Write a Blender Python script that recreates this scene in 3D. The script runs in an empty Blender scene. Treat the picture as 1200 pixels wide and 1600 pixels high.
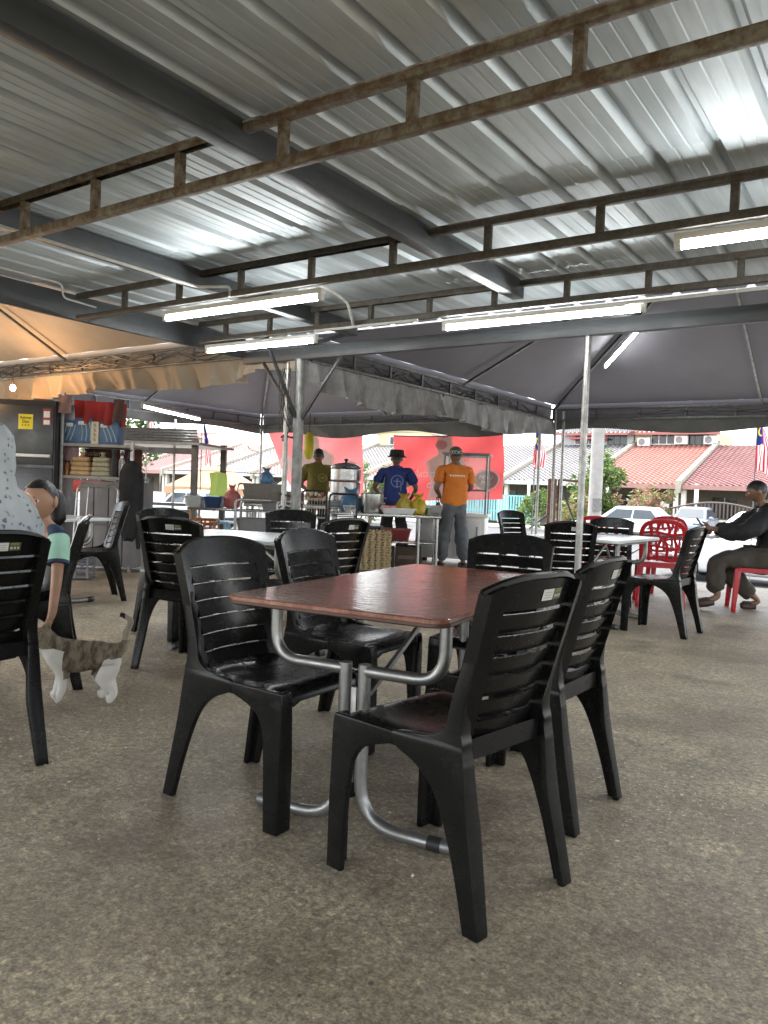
import bpy, bmesh, math, random
from mathutils import Vector, Matrix, Euler, noise as mnoise
R = math.radians
sc = bpy.context.scene
col = sc.collection
# ------------------------------------------------------------------ camera, sky, sun, exposure
F_PX, CAM_H, HORIZON, ROLL = 1215.0, 1.07, 765.0, R(2.2)
PITCH = math.atan((HORIZON - 800) / F_PX)
_c, _s = math.cos(ROLL), math.sin(ROLL)
_cp, _sp = math.cos(PITCH), math.sin(PITCH)
_right, _fwd, _up = Vector((1, 0, 0)), Vector((0, _cp, _sp)), Vector((0, -_sp, _cp))
_cr, _cu = _right * _c + _up * _s, _up * _c - _right * _s
cam_data = bpy.data.cameras.new('camera')
cam = bpy.data.objects.new('camera', cam_data); col.objects.link(cam)
cam.matrix_world = Matrix(((_cr.x, _cu.x, -_fwd.x, 0), (_cr.y, _cu.y, -_fwd.y, 0), (_cr.z, _cu.z, -_fwd.z, CAM_H), (0, 0, 0, 1)))
cam_data.sensor_fit = 'HORIZONTAL'; cam_data.sensor_width = 36.0; cam_data.lens = 36.0 * F_PX / 1200
cam_data.clip_start = 0.05; cam_data.clip_end = 3000
sc.camera = cam
SUN_EL, SUN_AZ = R(62), R(-35)
world = bpy.data.worlds.new('World'); sc.world = world; world.use_nodes = True
nt = world.node_tree; nt.nodes.clear()
sky = nt.nodes.new('ShaderNodeTexSky'); sky.sky_type = 'NISHITA'; sky.sun_disc = False
sky.sun_elevation = SUN_EL; sky.sun_rotation = SUN_AZ; sky.dust_density = 1.5; sky.air_density = 1.0; sky.ozone_density = 1.0
hs = nt.nodes.new('ShaderNodeHueSaturation'); hs.inputs['Saturation'].default_value = 0.22
bg = nt.nodes.new('ShaderNodeBackground'); bg.inputs['Strength'].default_value = 0.15
wo = nt.nodes.new('ShaderNodeOutputWorld')
nt.links.new(sky.outputs[0], hs.inputs['Color']); nt.links.new(hs.outputs[0], bg.inputs[0]); nt.links.new(bg.outputs[0], wo.inputs[0])
sun_d = bpy.data.lights.new('sun', 'SUN'); sun_d.energy = 1.4; sun_d.angle = R(14); sun_d.color = (1, .97, .92)
sun = bpy.data.objects.new('sun', sun_d); col.objects.link(sun)
sun.rotation_euler = Vector((-math.sin(SUN_AZ) * math.cos(SUN_EL), -math.cos(SUN_AZ) * math.cos(SUN_EL), -math.sin(SUN_EL))).to_track_quat('-Z', 'Y').to_euler()
sc.view_settings.view_transform = 'Standard'; sc.view_settings.look = 'None'; sc.view_settings.gamma = 1.0
sc.view_settings.use_curve_mapping = False
sc.view_settings.exposure = 2.75
sc.cycles.use_denoising = True
sc.cycles.max_bounces = 8; sc.cycles.diffuse_bounces = 5; sc.cycles.glossy_bounces = 4; sc.cycles.transparent_max_bounces = 8
sc.cycles.sample_clamp_indirect = 8.0; sc.cycles.caustics_reflective = False; sc.cycles.caustics_refractive = False

# ------------------------------------------------------------------ small helpers
AB = R(34.5)                                   # heading of the canopy grid
UX, UY = math.sin(AB), math.cos(AB)
def grid_xy(u, v): return Vector((u * UX + v * UY, u * UY - v * UX, 0))   # grid (along ribs, along trusses) -> world
def W(px, py, Y):                              # a point seen in that direction, at its true distance Y
    x, y = (px - 600) / F_PX, -(py - 800) / F_PX
    x, y = _c * x - _s * y, _s * x + _c * y
    d = Vector((x, _cp - _sp * y, _sp + _cp * y))
    return Vector((0, 0, CAM_H)) + d * (Y / d.y)

class MB:
    def __init__(s): s.v = []; s.f = []; s.uv = {}; s.mi = []
    def add(s, vs, fs, M=None, mi=0):
        b = len(s.v)
        s.v += [tuple(M @ Vector(p)) if M is not None else tuple(p) for p in vs]
        s.f += [tuple(i + b for i in f) for f in fs]; s.mi += [mi] * len(fs)
        return b
    def box(s, c, size, M=None, rz=0, mi=0):
        hx, hy, hz = size[0] / 2, size[1] / 2, size[2] / 2
        vs = [(x * hx, y * hy, z * hz) for x in (-1, 1) for y in (-1, 1) for z in (-1, 1)]
        T = Matrix.Translation(c) @ Matrix.Rotation(rz, 4, 'Z')
        if M is not None: T = M @ T
        s.add(vs, [(0, 1, 3, 2), (4, 6, 7, 5), (0, 4, 5, 1), (2, 3, 7, 6), (0, 2, 6, 4), (1, 5, 7, 3)], T, mi); return s
    def bar(s, a, b, w, h=None, mi=0):             # rectangular bar from a to b
        a, b = Vector(a), Vector(b); h = h or w; d = b - a; L = d.length
        q = d.to_track_quat('Y', 'Z').to_matrix().to_4x4()
        s.box((0, L / 2, 0), (w, L, h), Matrix.Translation(a) @ q, mi=mi); return s
    def tube(s, pts, r, n=10, cap=True, mi=0, closed=False):
        pts = [Vector(p) for p in pts]; rs = r if isinstance(r, (list, tuple)) else [r] * len(pts)
        T = []
        for i in range(len(pts)):
            a = pts[max(i - 1, 0)]; b = pts[min(i + 1, len(pts) - 1)]
            if closed: a = pts[i - 1]; b = pts[(i + 1) % len(pts)]
            T.append((b - a).normalized() if (b - a).length > 1e-9 else Vector((0, 0, 1)))
        up = Vector((0, 0, 1)) if abs(T[0].z) < .9 else Vector((1, 0, 0))
        nrm = (up - T[0] * up.dot(T[0])).normalized()
        vs = []; 
        for i, p in enumerate(pts):
            nrm = nrm - T[i] * nrm.dot(T[i]); nrm = nrm.normalized() if nrm.length > 1e-6 else T[i].orthogonal().normalized()
            bn = T[i].cross(nrm)
            for k in range(n):
                a = 2 * math.pi * k / n
                vs.append(p + (nrm * math.cos(a) + bn * math.sin(a)) * rs[i])
        fs = []; m = len(pts)
        for i in range(m if closed else m - 1):
            j = (i + 1) % m
            for k in range(n): fs.append((i * n + k, i * n + (k + 1) % n, j * n + (k + 1) % n, j * n + k))
        if cap and not closed: fs += [tuple(range(n))[::-1], tuple(range((m - 1) * n, m * n))]
        s.add(vs, fs, mi=mi); return s
    def lathe(s, prof, n=20, c=(0, 0, 0), M=None, mi=0, sx=1, sy=1):
        vs = []; fs = []
        for r, z in prof:
            for k in range(n):
                a = 2 * math.pi * k / n; vs.append((c[0] + r * math.cos(a) * sx, c[1] + r * math.sin(a) * sy, c[2] + z))
        for i in range(len(prof) - 1):
            for k in range(n): fs.append((i * n + k, i * n + (k + 1) % n, (i + 1) * n + (k + 1) % n, (i + 1) * n + k))
        if prof[0][0] > 1e-5: fs.append(tuple(range(n))[::-1])
        if prof[-1][0] > 1e-5: fs.append(tuple(range((len(prof) - 1) * n, len(prof) * n)))
        s.add(vs, fs, M, mi); return s
    def loft(s, rings, cap=True, M=None, mi=0, closed=True):   # rings: lists of equal length
        n = len(rings[0]); vs = [p for r in rings for p in r]; fs = []
        for i in range(len(rings) - 1):
            for k in range(n if closed else n - 1):
                fs.append((i * n + k, i * n + (k + 1) % n, (i + 1) * n + (k + 1) % n, (i + 1) * n + k))
        if cap: fs += [tuple(range(n))[::-1], tuple(range((len(rings) - 1) * n, len(rings) * n))]
        s.add(vs, fs, M, mi); return s
    def grid(s, fn, nu, nv, M=None, mi=0, uv=False):           # fn(a, b) with a, b in 0..1
        b0 = len(s.v)
        vs = [fn(i / nu, j / nv) for j in range(nv + 1) for i in range(nu + 1)]
        fs = [(j * (nu + 1) + i, j * (nu + 1) + i + 1, (j + 1) * (nu + 1) + i + 1, (j + 1) * (nu + 1) + i) for j in range(nv) for i in range(nu)]
        s.add(vs, fs, M, mi)
        if uv:
            for j in range(nv + 1):
                for i in range(nu + 1): s.uv[b0 + j * (nu + 1) + i] = (i / nu, j / nv)
        return s
    def sphere(s, c, r, n=12, m=8, M=None, mi=0):
        rx, ry, rz = r if isinstance(r, (tuple, list)) else (r, r, r)
        prof = []
        vs = []; fs = []
        for j in range(m + 1):
            t = math.pi * j / m
            for k in range(n):
                a = 2 * math.pi * k / n
                vs.append((c[0] + rx * math.sin(t) * math.cos(a), c[1] + ry * math.sin(t) * math.sin(a), c[2] - rz * math.cos(t)))
        for j in range(m):
            for k in range(n): fs.append((j * n + k, j * n + (k + 1) % n, (j + 1) * n + (k + 1) % n, (j + 1) * n + k))
        s.add(vs, fs, M, mi); return s
    def poly(s, pts, th, M=None, mi=0):                        # polygon in local XY extruded by th in Z
        n = len(pts)
        vs = [(p[0], p[1], 0) for p in pts] + [(p[0], p[1], th) for p in pts]
        fs = [tuple(range(n))[::-1], tuple(range(n, 2 * n))] + [(i, (i + 1) % n, n + (i + 1) % n, n + i) for i in range(n)]
        s.add(vs, fs, M, mi); return s
    def mesh(s, name, mats, bevel=0, seg=2, smooth=35, clean=False):
        me = bpy.data.meshes.new(name); me.from_pydata(s.v, [], s.f)
        for m in (mats if isinstance(mats, (list, tuple)) else [mats]): me.materials.append(m)
        if any(s.mi): me.polygons.foreach_set('material_index', s.mi)
        if s.uv:
            L = me.uv_layers.new(name='UVMap')
            for lp in me.loops: L.data[lp.index].uv = s.uv.get(lp.vertex_index, (0, 0))
        if bevel or clean:
            bm = bmesh.new(); bm.from_mesh(me)
            bmesh.ops.remove_doubles(bm, verts=bm.verts, dist=1e-5)
            bmesh.ops.dissolve_degenerate(bm, dist=1e-6, edges=bm.edges)
            bmesh.ops.recalc_face_normals(bm, faces=bm.faces)
            if bevel:
                es = [e for e in bm.edges if len(e.link_faces) == 2 and e.calc_face_angle(0) > R(35)]
                bmesh.ops.bevel(bm, geom=es, offset=bevel, segments=seg, profile=.5, affect='EDGES', clamp_overlap=True)
            bm.to_mesh(me); bm.free()
        me.update()
        if smooth:
            me.polygons.foreach_set('use_smooth', [True] * len(me.polygons)); me.set_sharp_from_angle(angle=R(smooth))
        return me
    def build(s, name, mats, parent=None, bevel=0, seg=2, smooth=35, loc=None, rz=0, clean=False):
        return link(s.mesh(name, mats, bevel, seg, smooth, clean), name, parent, loc, rz)
def link(me, name, parent=None, loc=None, rz=0):
    o = bpy.data.objects.new(name, me); col.objects.link(o); o.parent = parent
    if loc is not None: o.location = loc
    if rz: o.rotation_euler.z = rz
    return o
def tag(o, label, cat, group=None, kind=None):
    o['label'] = label; o['category'] = cat
    if group: o['group'] = group
    if kind: o['kind'] = kind
    return o
def struct(o, kind='structure', label=None):
    o['kind'] = kind
    if label: o['label'] = label
    return o
def empty(name, loc=(0, 0, 0), rz=0, label=None, cat=None, group=None):
    o = bpy.data.objects.new(name, None); col.objects.link(o); o.location = loc; o.rotation_euler.z = rz; o.empty_display_size = .1
    if label: tag(o, label, cat, group)
    return o
def copy_tree(o, parent=None):
    c = o.copy(); col.objects.link(c); c.parent = parent
    for ch in [k for k in o.children]: copy_tree(ch, c)
    return c
def fillet(pts, r, seg=6):                                     # round the corners of a polyline
    pts = [Vector(p) for p in pts]; out = [pts[0]]
    for i in range(1, len(pts) - 1):
        a, p, b = pts[i - 1], pts[i], pts[i + 1]
        d1, d2 = (a - p), (b - p); k = min(r, d1.length * .49, d2.length * .49)
        q1, q2 = p + d1.normalized() * k, p + d2.normalized() * k
        for t in range(seg + 1):
            t /= seg; out.append(q1 * (1 - t) ** 2 + p * 2 * t * (1 - t) + q2 * t * t)
    return out + [pts[-1]]
def text_mesh(txt, size, extrude=.001, align='CENTER', shear=0):
    cu = bpy.data.curves.new('lettering', 'FONT'); cu.body = txt; cu.size = size; cu.extrude = extrude; cu.align_x = align; cu.align_y = 'CENTER'; cu.shear = shear; cu.resolution_u = 3
    t = bpy.data.objects.new('lettering', cu); col.objects.link(t)
    dg = bpy.context.evaluated_depsgraph_get(); dg.update()
    me = bpy.data.meshes.new_from_object(t.evaluated_get(dg)); bpy.data.objects.remove(t); return me
def lettering(txt, size, mat, parent, M, align='CENTER', shear=0):
    me = text_mesh(txt, size, .0008, align, shear); me.materials.clear(); me.materials.append(mat)
    o = link(me, 'lettering', parent); o.matrix_local = M; return o

# ------------------------------------------------------------------ materials
def base_mat(name):
    m = bpy.data.materials.new(name); m.use_nodes = True; n = m.node_tree
    return m, n, n.nodes['Principled BSDF']
def node(n, t, **kw):
    k = n.nodes.new(t)
    for a, b in kw.items():
        if a.startswith('i_'):
            key = a[2:]; key = int(key) if key.isdigit() else key.replace('_', ' ')
            k.inputs[key].default_value = b
        else: setattr(k, a, b)
    return k
def rgba(c): return (c[0], c[1], c[2], 1)
def ramp(n, fac, stops):
    r = n.nodes.new('ShaderNodeValToRGB'); e = r.color_ramp.elements
    while len(e) < len(stops): e.new(.5)
    for el, (p, c) in zip(e, stops): el.position = p; el.color = rgba(c) if not isinstance(c, (int, float)) else (c, c, c, 1)
    n.links.new(fac, r.inputs[0]); return r.outputs[0]
def tex_noise(n, scale, detail=4, rough=.55, coord='Object', vec=None, stretch=None):
    if vec is None: vec = n.nodes.new('ShaderNodeTexCoord').outputs[coord]
    if stretch:
        mp = node(n, 'ShaderNodeMapping'); mp.inputs['Scale'].default_value = stretch; n.links.new(vec, mp.inputs[0]); vec = mp.outputs[0]
    t = node(n, 'ShaderNodeTexNoise', i_Scale=scale, i_Detail=detail, i_Roughness=rough); n.links.new(vec, t.inputs['Vector']); return t.outputs['Fac']
def mixc(n, fac, a, b, mode='MIX'):
    m = n.nodes.new('ShaderNodeMix'); m.data_type = 'RGBA'; m.blend_type = mode
    for sock, val in ((m.inputs[0], fac), (m.inputs[6], a), (m.inputs[7], b)):
        if isinstance(val, (int, float)): sock.default_value = val
        elif isinstance(val, (tuple, list)): sock.default_value = rgba(val)
        else: n.links.new(val, sock)
    return m.outputs[2]
def add_bump(n, b, height, strength=.3, dist=.01):
    bp = node(n, 'ShaderNodeBump', i_Strength=strength, i_Distance=dist); n.links.new(height, bp.inputs['Height']); n.links.new(bp.outputs[0], b.inputs['Normal'])
def M_(name, c, rough=.5, metal=0, var=.18, scale=6, bump=0, bscale=60, c2=None, rvar=.1, stretch=None, spec=None, trans=None):
    m, n, b = base_mat(name)
    c2 = c2 or tuple(x * (1 - var) for x in c)
    f = tex_noise(n, scale, 5, .6, stretch=stretch)
    n.links.new(ramp(n, f, [(.32, c2), (.66, c)]), b.inputs['Base Color'])
    n.links.new(ramp(n, f, [(.3, min(1, rough + rvar)), (.7, max(0.02, rough - rvar))]), b.inputs['Roughness'])
    b.inputs['Metallic'].default_value = metal
    if spec is not None: b.inputs['Specular IOR Level'].default_value = spec
    if bump: add_bump(n, b, tex_noise(n, bscale, 4), bump, .01)
    return m
def emit_mat(name, c, strength):
    m, n, b = base_mat(name); b.inputs['Base Color'].default_value = rgba((.8, .8, .8))
    b.inputs['Emission Color'].default_value = rgba(c); b.inputs['Emission Strength'].default_value = strength; return m
def thin_fabric(name, c, c2, translucent=.35, rough=.75, scale=3, bump=.25, bscale=8):
    m, n, b = base_mat(name)
    cl = ramp(n, tex_noise(n, scale, 5, .6), [(.3, c2), (.7, c)])
    n.links.new(cl, b.inputs['Base Color']); b.inputs['Roughness'].default_value = rough
    tr = n.nodes.new('ShaderNodeBsdfTranslucent'); n.links.new(cl, tr.inputs[0])
    mx = n.nodes.new('ShaderNodeMixShader'); mx.inputs[0].default_value = translucent
    n.links.new(b.outputs[0], mx.inputs[1]); n.links.new(tr.outputs[0], mx.inputs[2])
    n.links.new(mx.outputs[0], n.nodes['Material Output'].inputs[0])
    if bump: add_bump(n, b, tex_noise(n, bscale, 4, .6), bump, .02)
    return m
random.seed(7)
MAT = {}
def floor_material():
    m, n, b = base_mat('worn_concrete')
    co = n.nodes.new('ShaderNodeTexCoord').outputs['Object']
    big = tex_noise(n, .55, 6, .62, vec=co); mid = tex_noise(n, 3.2, 7, .68, vec=co); fine = tex_noise(n, 38, 5, .75, vec=co); gr = tex_noise(n, 120, 3, .8, vec=co)
    base = ramp(n, mid, [(.30, (.225, .194, .148)), (.5, (.345, .305, .240)), (.70, (.455, .403, .320))])
    st = ramp(n, big, [(.34, (.50, .48, .45)), (.46, (.88, .87, .85)), (.56, (1.0, 1.0, 1.0)), (.66, (1.14, 1.12, 1.07))])
    base = mixc(n, 1.0, base, st, 'MULTIPLY')
    fn = ramp(n, fine, [(.37, (.56, .54, .51)), (.5, (1, 1, 1)), (.63, (1.48, 1.44, 1.34))])
    base = mixc(n, .8, base, fn, 'MULTIPLY')
    g2 = ramp(n, gr, [(.38, (.54, .52, .49)), (.5, (1, 1, 1)), (.62, (1.55, 1.50, 1.40))])
    base = mixc(n, .75, base, g2, 'MULTIPLY')
    blot = tex_noise(n, 1.15, 8, .72, vec=co); base = mixc(n, ramp(n, blot, [(.54, 0.0), (.64, .55)]), base, (.070, .058, .045))
    worn = tex_noise(n, .8, 6, .66, vec=co, stretch=(1, 1.6, 1)); base = mixc(n, ramp(n, worn, [(.52, 0.0), (.68, .40)]), base, (.30, .28, .245))
    wv = tex_noise(n, 2.0, 5, .6, vec=co); ck = node(n, 'ShaderNodeTexVoronoi', feature='DISTANCE_TO_EDGE', i_Scale=.42); vm = node(n, 'ShaderNodeVectorMath', operation='ADD'); n.links.new(co, vm.inputs[0]); n.links.new(wv, vm.inputs[1]); n.links.new(vm.outputs[0], ck.inputs['Vector'])
    base = mixc(n, ramp(n, ck.outputs['Distance'], [(.001, .3), (.003, 0.0)]), base, (.05, .043, .036))
    ag = node(n, 'ShaderNodeTexVoronoi', i_Scale=85.0, i_Randomness=1.0); n.links.new(co, ag.inputs['Vector']); ags = n.nodes.new('ShaderNodeSeparateColor'); n.links.new(ag.outputs['Color'], ags.inputs[0])
    base = mixc(n, .65, base, ramp(n, ags.outputs[0], [(.0, (.60, .57, .53)), (.25, (.86, .84, .80)), (.6, (1.02, 1.0, .96)), (.85, (1.2, 1.17, 1.06)), (1.0, (1.75, 1.66, 1.42))]), 'MULTIPLY')
    tint = tex_noise(n, 1.4, 3, .5, vec=co)
    base = mixc(n, ramp(n, tint, [(.42, 0.0), (.62, .30)]), base, (.17, .12, .085))
    green = tex_noise(n, 2.3, 4, .6, vec=co)
    base = mixc(n, ramp(n, green, [(.55, 0.0), (.7, .12)]), base, (.095, .105, .065))
    vo = node(n, 'ShaderNodeTexVoronoi', i_Scale=16.0, i_Randomness=1.0); n.links.new(co, vo.inputs['Vector'])
    base = mixc(n, ramp(n, vo.outputs['Distance'], [(.035, .75), (.06, 0.0)]), base, (.42, .40, .36))
    vo2 = node(n, 'ShaderNodeTexVoronoi', i_Scale=9.0, i_Randomness=1.0); n.links.new(co, vo2.inputs['Vector'])
    base = mixc(n, ramp(n, vo2.outputs['Distance'], [(.04, .7), (.075, 0.0)]), base, (.035, .03, .026))
    n.links.new(base, b.inputs['Base Color'])
    n.links.new(ramp(n, mid, [(.3, .48), (.7, .72)]), b.inputs['Roughness'])
    bmix = mixc(n, .5, fine, mid); add_bump(n, b, bmix, .35, .012); return m
def zinc_material():
    m, n, b = base_mat('zinc_sheet')
    co = n.nodes.new('ShaderNodeTexCoord').outputs['Object']
    a = tex_noise(n, 2.2, 5, .6, vec=co, stretch=(1.0, .18, 1)); d = tex_noise(n, 34, 4, .6, vec=co, stretch=(1.0, .05, 1))
    cl = ramp(n, a, [(.3, (.33, .385, .41)), (.52, (.50, .555, .585)), (.75, (.66, .715, .745))])
    cl = mixc(n, .3, cl, ramp(n, d, [(.35, (.80, .80, .79)), (.65, (1.05, 1.05, 1.05))]), 'MULTIPLY')
    n.links.new(cl, b.inputs['Base Color']); b.inputs['Metallic'].default_value = .35
    st_ = tex_noise(n, 1.1, 5, .7, vec=co, stretch=(2.2, .35, 1)); cl = mixc(n, ramp(n, st_, [(.52, 0.0), (.68, .35)]), cl, (.19, .20, .205)); n.links.new(cl, b.inputs['Base Color'])
    n.links.new(ramp(n, a, [(.3, .60), (.7, .47)]), b.inputs['Roughness']); b.inputs['Specular IOR Level'].default_value = .4
    add_bump(n, b, tex_noise(n, 9, 3, .5, vec=co, stretch=(1, .25, 1)), .12, .01); return m
def rust_material(name, paint, rust, amount=.5, rough=.6):
    m, n, b = base_mat(name)
    f = tex_noise(n, 14, 7, .7); g = tex_noise(n, 60, 4, .7)
    k = ramp(n, f, [(amount - .08, 0.0), (amount + .10, 1.0)])
    cl = mixc(n, k, rust, paint); cl = mixc(n, .5, cl, ramp(n, g, [(.36, (.5, .48, .45)), (.64, (1.4, 1.35, 1.25))]), 'MULTIPLY')
    n.links.new(cl, b.inputs['Base Color']); b.inputs['Roughness'].default_value = rough; b.inputs['Metallic'].default_value = .15
    add_bump(n, b, f, .3, .004); return m
def wood_table_material():
    m, n, b = base_mat('rosewood_laminate')
    co = n.nodes.new('ShaderNodeTexCoord').outputs['Object']
    w = tex_noise(n, 5, 8, .7, vec=co, stretch=(3.0, .8, 1)); g = tex_noise(n, 42, 5, .7, vec=co, stretch=(2.5, .25, 1))
    cl = ramp(n, w, [(.28, (.13, .050, .034)), (.48, (.25, .105, .074)), (.7, (.38, .185, .135))])
    cl = mixc(n, .6, cl, ramp(n, g, [(.3, (.55, .5, .48)), (.68, (1.3, 1.25, 1.2))]), 'MULTIPLY')
    n.links.new(cl, b.inputs['Base Color'])
    n.links.new(ramp(n, tex_noise(n, 7, 5, .6, vec=co), [(.35, .17), (.68, .09)]), b.inputs['Roughness'])
    hb = tex_noise(n, 26, 4, .55, vec=co, stretch=(1.0, 1.5, 1)); add_bump(n, b, hb, .26, .006); b.inputs['IOR'].default_value = 1.68; return m
def black_plastic():
    m, n, b = base_mat('black_plastic')
    f = tex_noise(n, 9, 6, .65); d = tex_noise(n, 90, 3, .7)
    n.links.new(ramp(n, f, [(.35, (.0045, .0045, .0045)), (.62, (.0075, .0075, .007)), (.8, (.016, .0155, .0145))]), b.inputs['Base Color'])
    sc1 = tex_noise(n, 22, 5, .7); n.links.new(ramp(n, sc1, [(.36, .245), (.55, .265), (.70, .31)]), b.inputs['Roughness'])
    b.inputs['Specular IOR Level'].default_value = .20
    add_bump(n, b, d, .015, .002); return m
MAT['floor'] = floor_material(); MAT['zinc'] = zinc_material(); MAT['wood'] = wood_table_material(); MAT['black'] = black_plastic()
MAT['beam'] = M_('grey_beam_paint', (.055, .060, .066), .5, .1, .2, 5, .1, 30)
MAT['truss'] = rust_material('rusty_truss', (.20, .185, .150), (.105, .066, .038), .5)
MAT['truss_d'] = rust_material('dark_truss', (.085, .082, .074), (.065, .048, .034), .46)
MAT['galv'] = M_('galvanised_tube', (.33, .33, .32), .38, .85, .3, 20, .05, 80)
MAT['galv_d'] = M_('dull_galvanised', (.20, .20, .195), .48, .7, .35, 16, .1, 60)
MAT['chrome'] = M_('stainless', (.40, .40, .395), .30, 1.0, .25, 8)
MAT['white_paint'] = M_('white_paint', (.72, .72, .70), .45, 0, .08)
MAT['white_plastic'] = M_('white_plastic', (.70, .71, .70), .4, 0, .1)
MAT['white_lam'] = M_('white_laminate', (.62, .66, .68), .25, 0, .06, 3)
MAT['rubber'] = M_('black_rubber', (.012, .012, .012), .6)
MAT['tube_lit'] = emit_mat('fluorescent_tube', (.97, 1.0, .99), 12.0)
MAT['bulb_lit'] = emit_mat('warm_bulb', (1.0, .55, .2), 30.0)
MAT['tarp'] = thin_fabric('grey_tent_cloth', (.112, .108, .122), (.085, .082, .093), .04, .7, 1.2, .2, 2.0)
MAT['tarp_beige'] = thin_fabric('beige_tent_cloth', (.34, .28, .215), (.25, .205, .155), .04, .7, 1.2, .3, 2.5)
MAT['valance'] = thin_fabric('silver_valance', (.30, .30, .31), (.15, .15, .16), .06, .32, 4.0, .8, 9)
MAT['valance_d'] = thin_fabric('dark_valance', (.085, .088, .085), (.05, .052, .05), .05, .5, 3.0, .4, 6)
MAT['wire'] = M_('black_wire', (.014, .013, .012), .5)
MAT['pvc'] = M_('white_conduit', (.60, .60, .57), .5, 0, .2, 20)
MAT['red_plastic'] = M_('red_plastic', (.42, .012, .02), .32, 0, .15, 12)
MAT['steel_dark'] = M_('dark_steel', (.07, .072, .075), .35, .6, .3, 6)
MAT['skin'] = M_('skin', (.42, .235, .15), .55, 0, .12, 18, .05, 90)
MAT['skin_dark'] = M_('brown_skin', (.20, .105, .065), .5, 0, .15, 18, .05, 90)
MAT['hair'] = M_('black_hair', (.012, .010, .009), .42, 0, .4, 40, .4, 120, stretch=(1, 1, .15))
# ------------------------------------------------------------------ ground, patio, road
ROAD_Z = -0.70
MAT['asphalt'] = M_('asphalt', (.075, .075, .075), .85, 0, .3, 3, .3, 60)
MAT['apron'] = M_('pale_concrete', (.36, .355, .34), .8, 0, .22, 1.5, .2, 40)
MAT['earth'] = M_('ground_soil', (.13, .12, .09), .9, 0, .35, .4, .2, 10, c2=(.07, .085, .04))
EAVE_G = -AB                                            # rotation of everything on the canopy grid (local x = v, y = u)
g = MB().grid(lambda a, b: ((a - .5) * 1600, (b - .5) * 1600, ROAD_Z - .06), 4, 4).build('ground', MAT['earth']); struct(g)
pf = MB().grid(lambda a, b: (-16 + a * 28, -9 + b * 19.9, 0), 28, 20)
pf.box((-2, .95, -.4), (28, 19.86, .78)); pfo = pf.build('patio_floor', MAT['floor'], rz=EAVE_G); struct(pfo)
ap = MB()
def apron_z(u): return -.10 - .56 * min(1, max(0, (u - 10.95) / 3.2))
ap.grid(lambda a, b: (-60 + a * 120, 10.93 + b * 4.4, apron_z(10.93 + b * 4.4)), 40, 10)
struct(ap.build('pavement', MAT['apron'], rz=EAVE_G))
struct(MB().box((0, 15.45, ROAD_Z + .03), (160, .2, .16)).build('kerb', MAT['apron'], rz=EAVE_G, bevel=.02))
struct(MB().grid(lambda a, b: (-110 + a * 180, 15.5 + b * 21, ROAD_Z + .0), 40, 8).build('road', MAT['asphalt'], rz=EAVE_G))
struct(MB().box((-20, 38.3, ROAD_Z + .02), (180, 3.6, .14)).build('sidewalk', MAT['apron'], rz=EAVE_G, bevel=.02))
# litter on the patio floor: crumbs and scraps nobody could count
lit = MB(); rr = random.Random(3)
for k in range(640):
    cl_ = rr.random(); s_ = rr.uniform(.0016, .0042) if k % 6 else rr.uniform(.004, .0085)
    if cl_ < .25: x, y = rr.gauss(1.05, .22), rr.gauss(2.75, .22)
    elif cl_ < .5: x, y = rr.gauss(-1.35, .30), rr.gauss(2.95, .30)
    elif cl_ < .6: x, y = rr.gauss(-2.0, .5), rr.gauss(5.3, .5)
    else: x, y = rr.uniform(-3.2, 3.0), rr.uniform(1.0, 7)
    a = rr.uniform(0, 6.3); T = Matrix.Translation((x, y, .0015)) @ Matrix.Rotation(a, 4, 'Z')
    lit.add([(-s_, -s_ * .5, 0), (s_, -s_ * .4, .001), (s_ * .7, s_ * .6, .003), (-s_ * .8, s_ * .5, .002), (0, 0, .004)], [(0, 1, 4), (1, 2, 4), (2, 3, 4), (3, 0, 4)], T)
lo = lit.build('floor_crumbs', M_('crumb', (.72, .68, .58), .7, 0, .3, 30), smooth=0)
tag(lo, 'pale crumbs and scraps scattered over the concrete floor', 'crumbs', kind='stuff')

# ------------------------------------------------------------------ zinc roof canopy on the grid (x = v, y = u)
can = empty('roof_canopy', (0, 0, 0), EAVE_G, 'open steel canopy with corrugated zinc roof, rusty purlin trusses and grey beams', 'canopy')
V0, V1, U0, U1 = -5.75, 4.6, -3.6, 5.72
ROOF_Z = 2.565
PITCH_R = .25
def rib_profile(n):                                     # cross-section of one sheet, three ribs wide
    pts = []
    for k in range(n):
        o = k * PITCH_R
        pts += [(o, 0), (o + .060, 0), (o + .064, .0022), (o + .072, .0022), (o + .076, 0), (o + .122, 0), (o + .126, .0022), (o + .134, .0022), (o + .138, 0), (o + .182, 0), (o + .206, .036), (o + .228, .036)]
    pts.append((n * PITCH_R, 0)); pts.append((n * PITCH_R + .03, .002)); return pts
prof = rib_profile(3)
def sheet_mesh(L):
    ny = 6; m = MB(); n = len(prof)
    vs = [(x, j / ny * L, z) for j in range(ny + 1) for x, z in prof]
    m.add(vs, [(j * n + i, j * n + i + 1, (j + 1) * n + i + 1, (j + 1) * n + i) for j in range(ny) for i in range(n - 1)])
    return m.mesh('roof_sheet', MAT['zinc'], smooth=20)
shA, shB = sheet_mesh(3.42 - U0), sheet_mesh(2.6)
k = 0; v = V0
while v < V1:
    a = link(shA, 'roof_sheet', can, (v, U0, ROOF_Z + .004 * (k % 2)))
    b = link(shB, 'roof_sheet', can, (v, 3.30, ROOF_Z + .008 + .004 * (k % 2)))
    v += PITCH_R * 3; k += 1
BEAM_V = (-2.38, -4.25)
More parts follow.
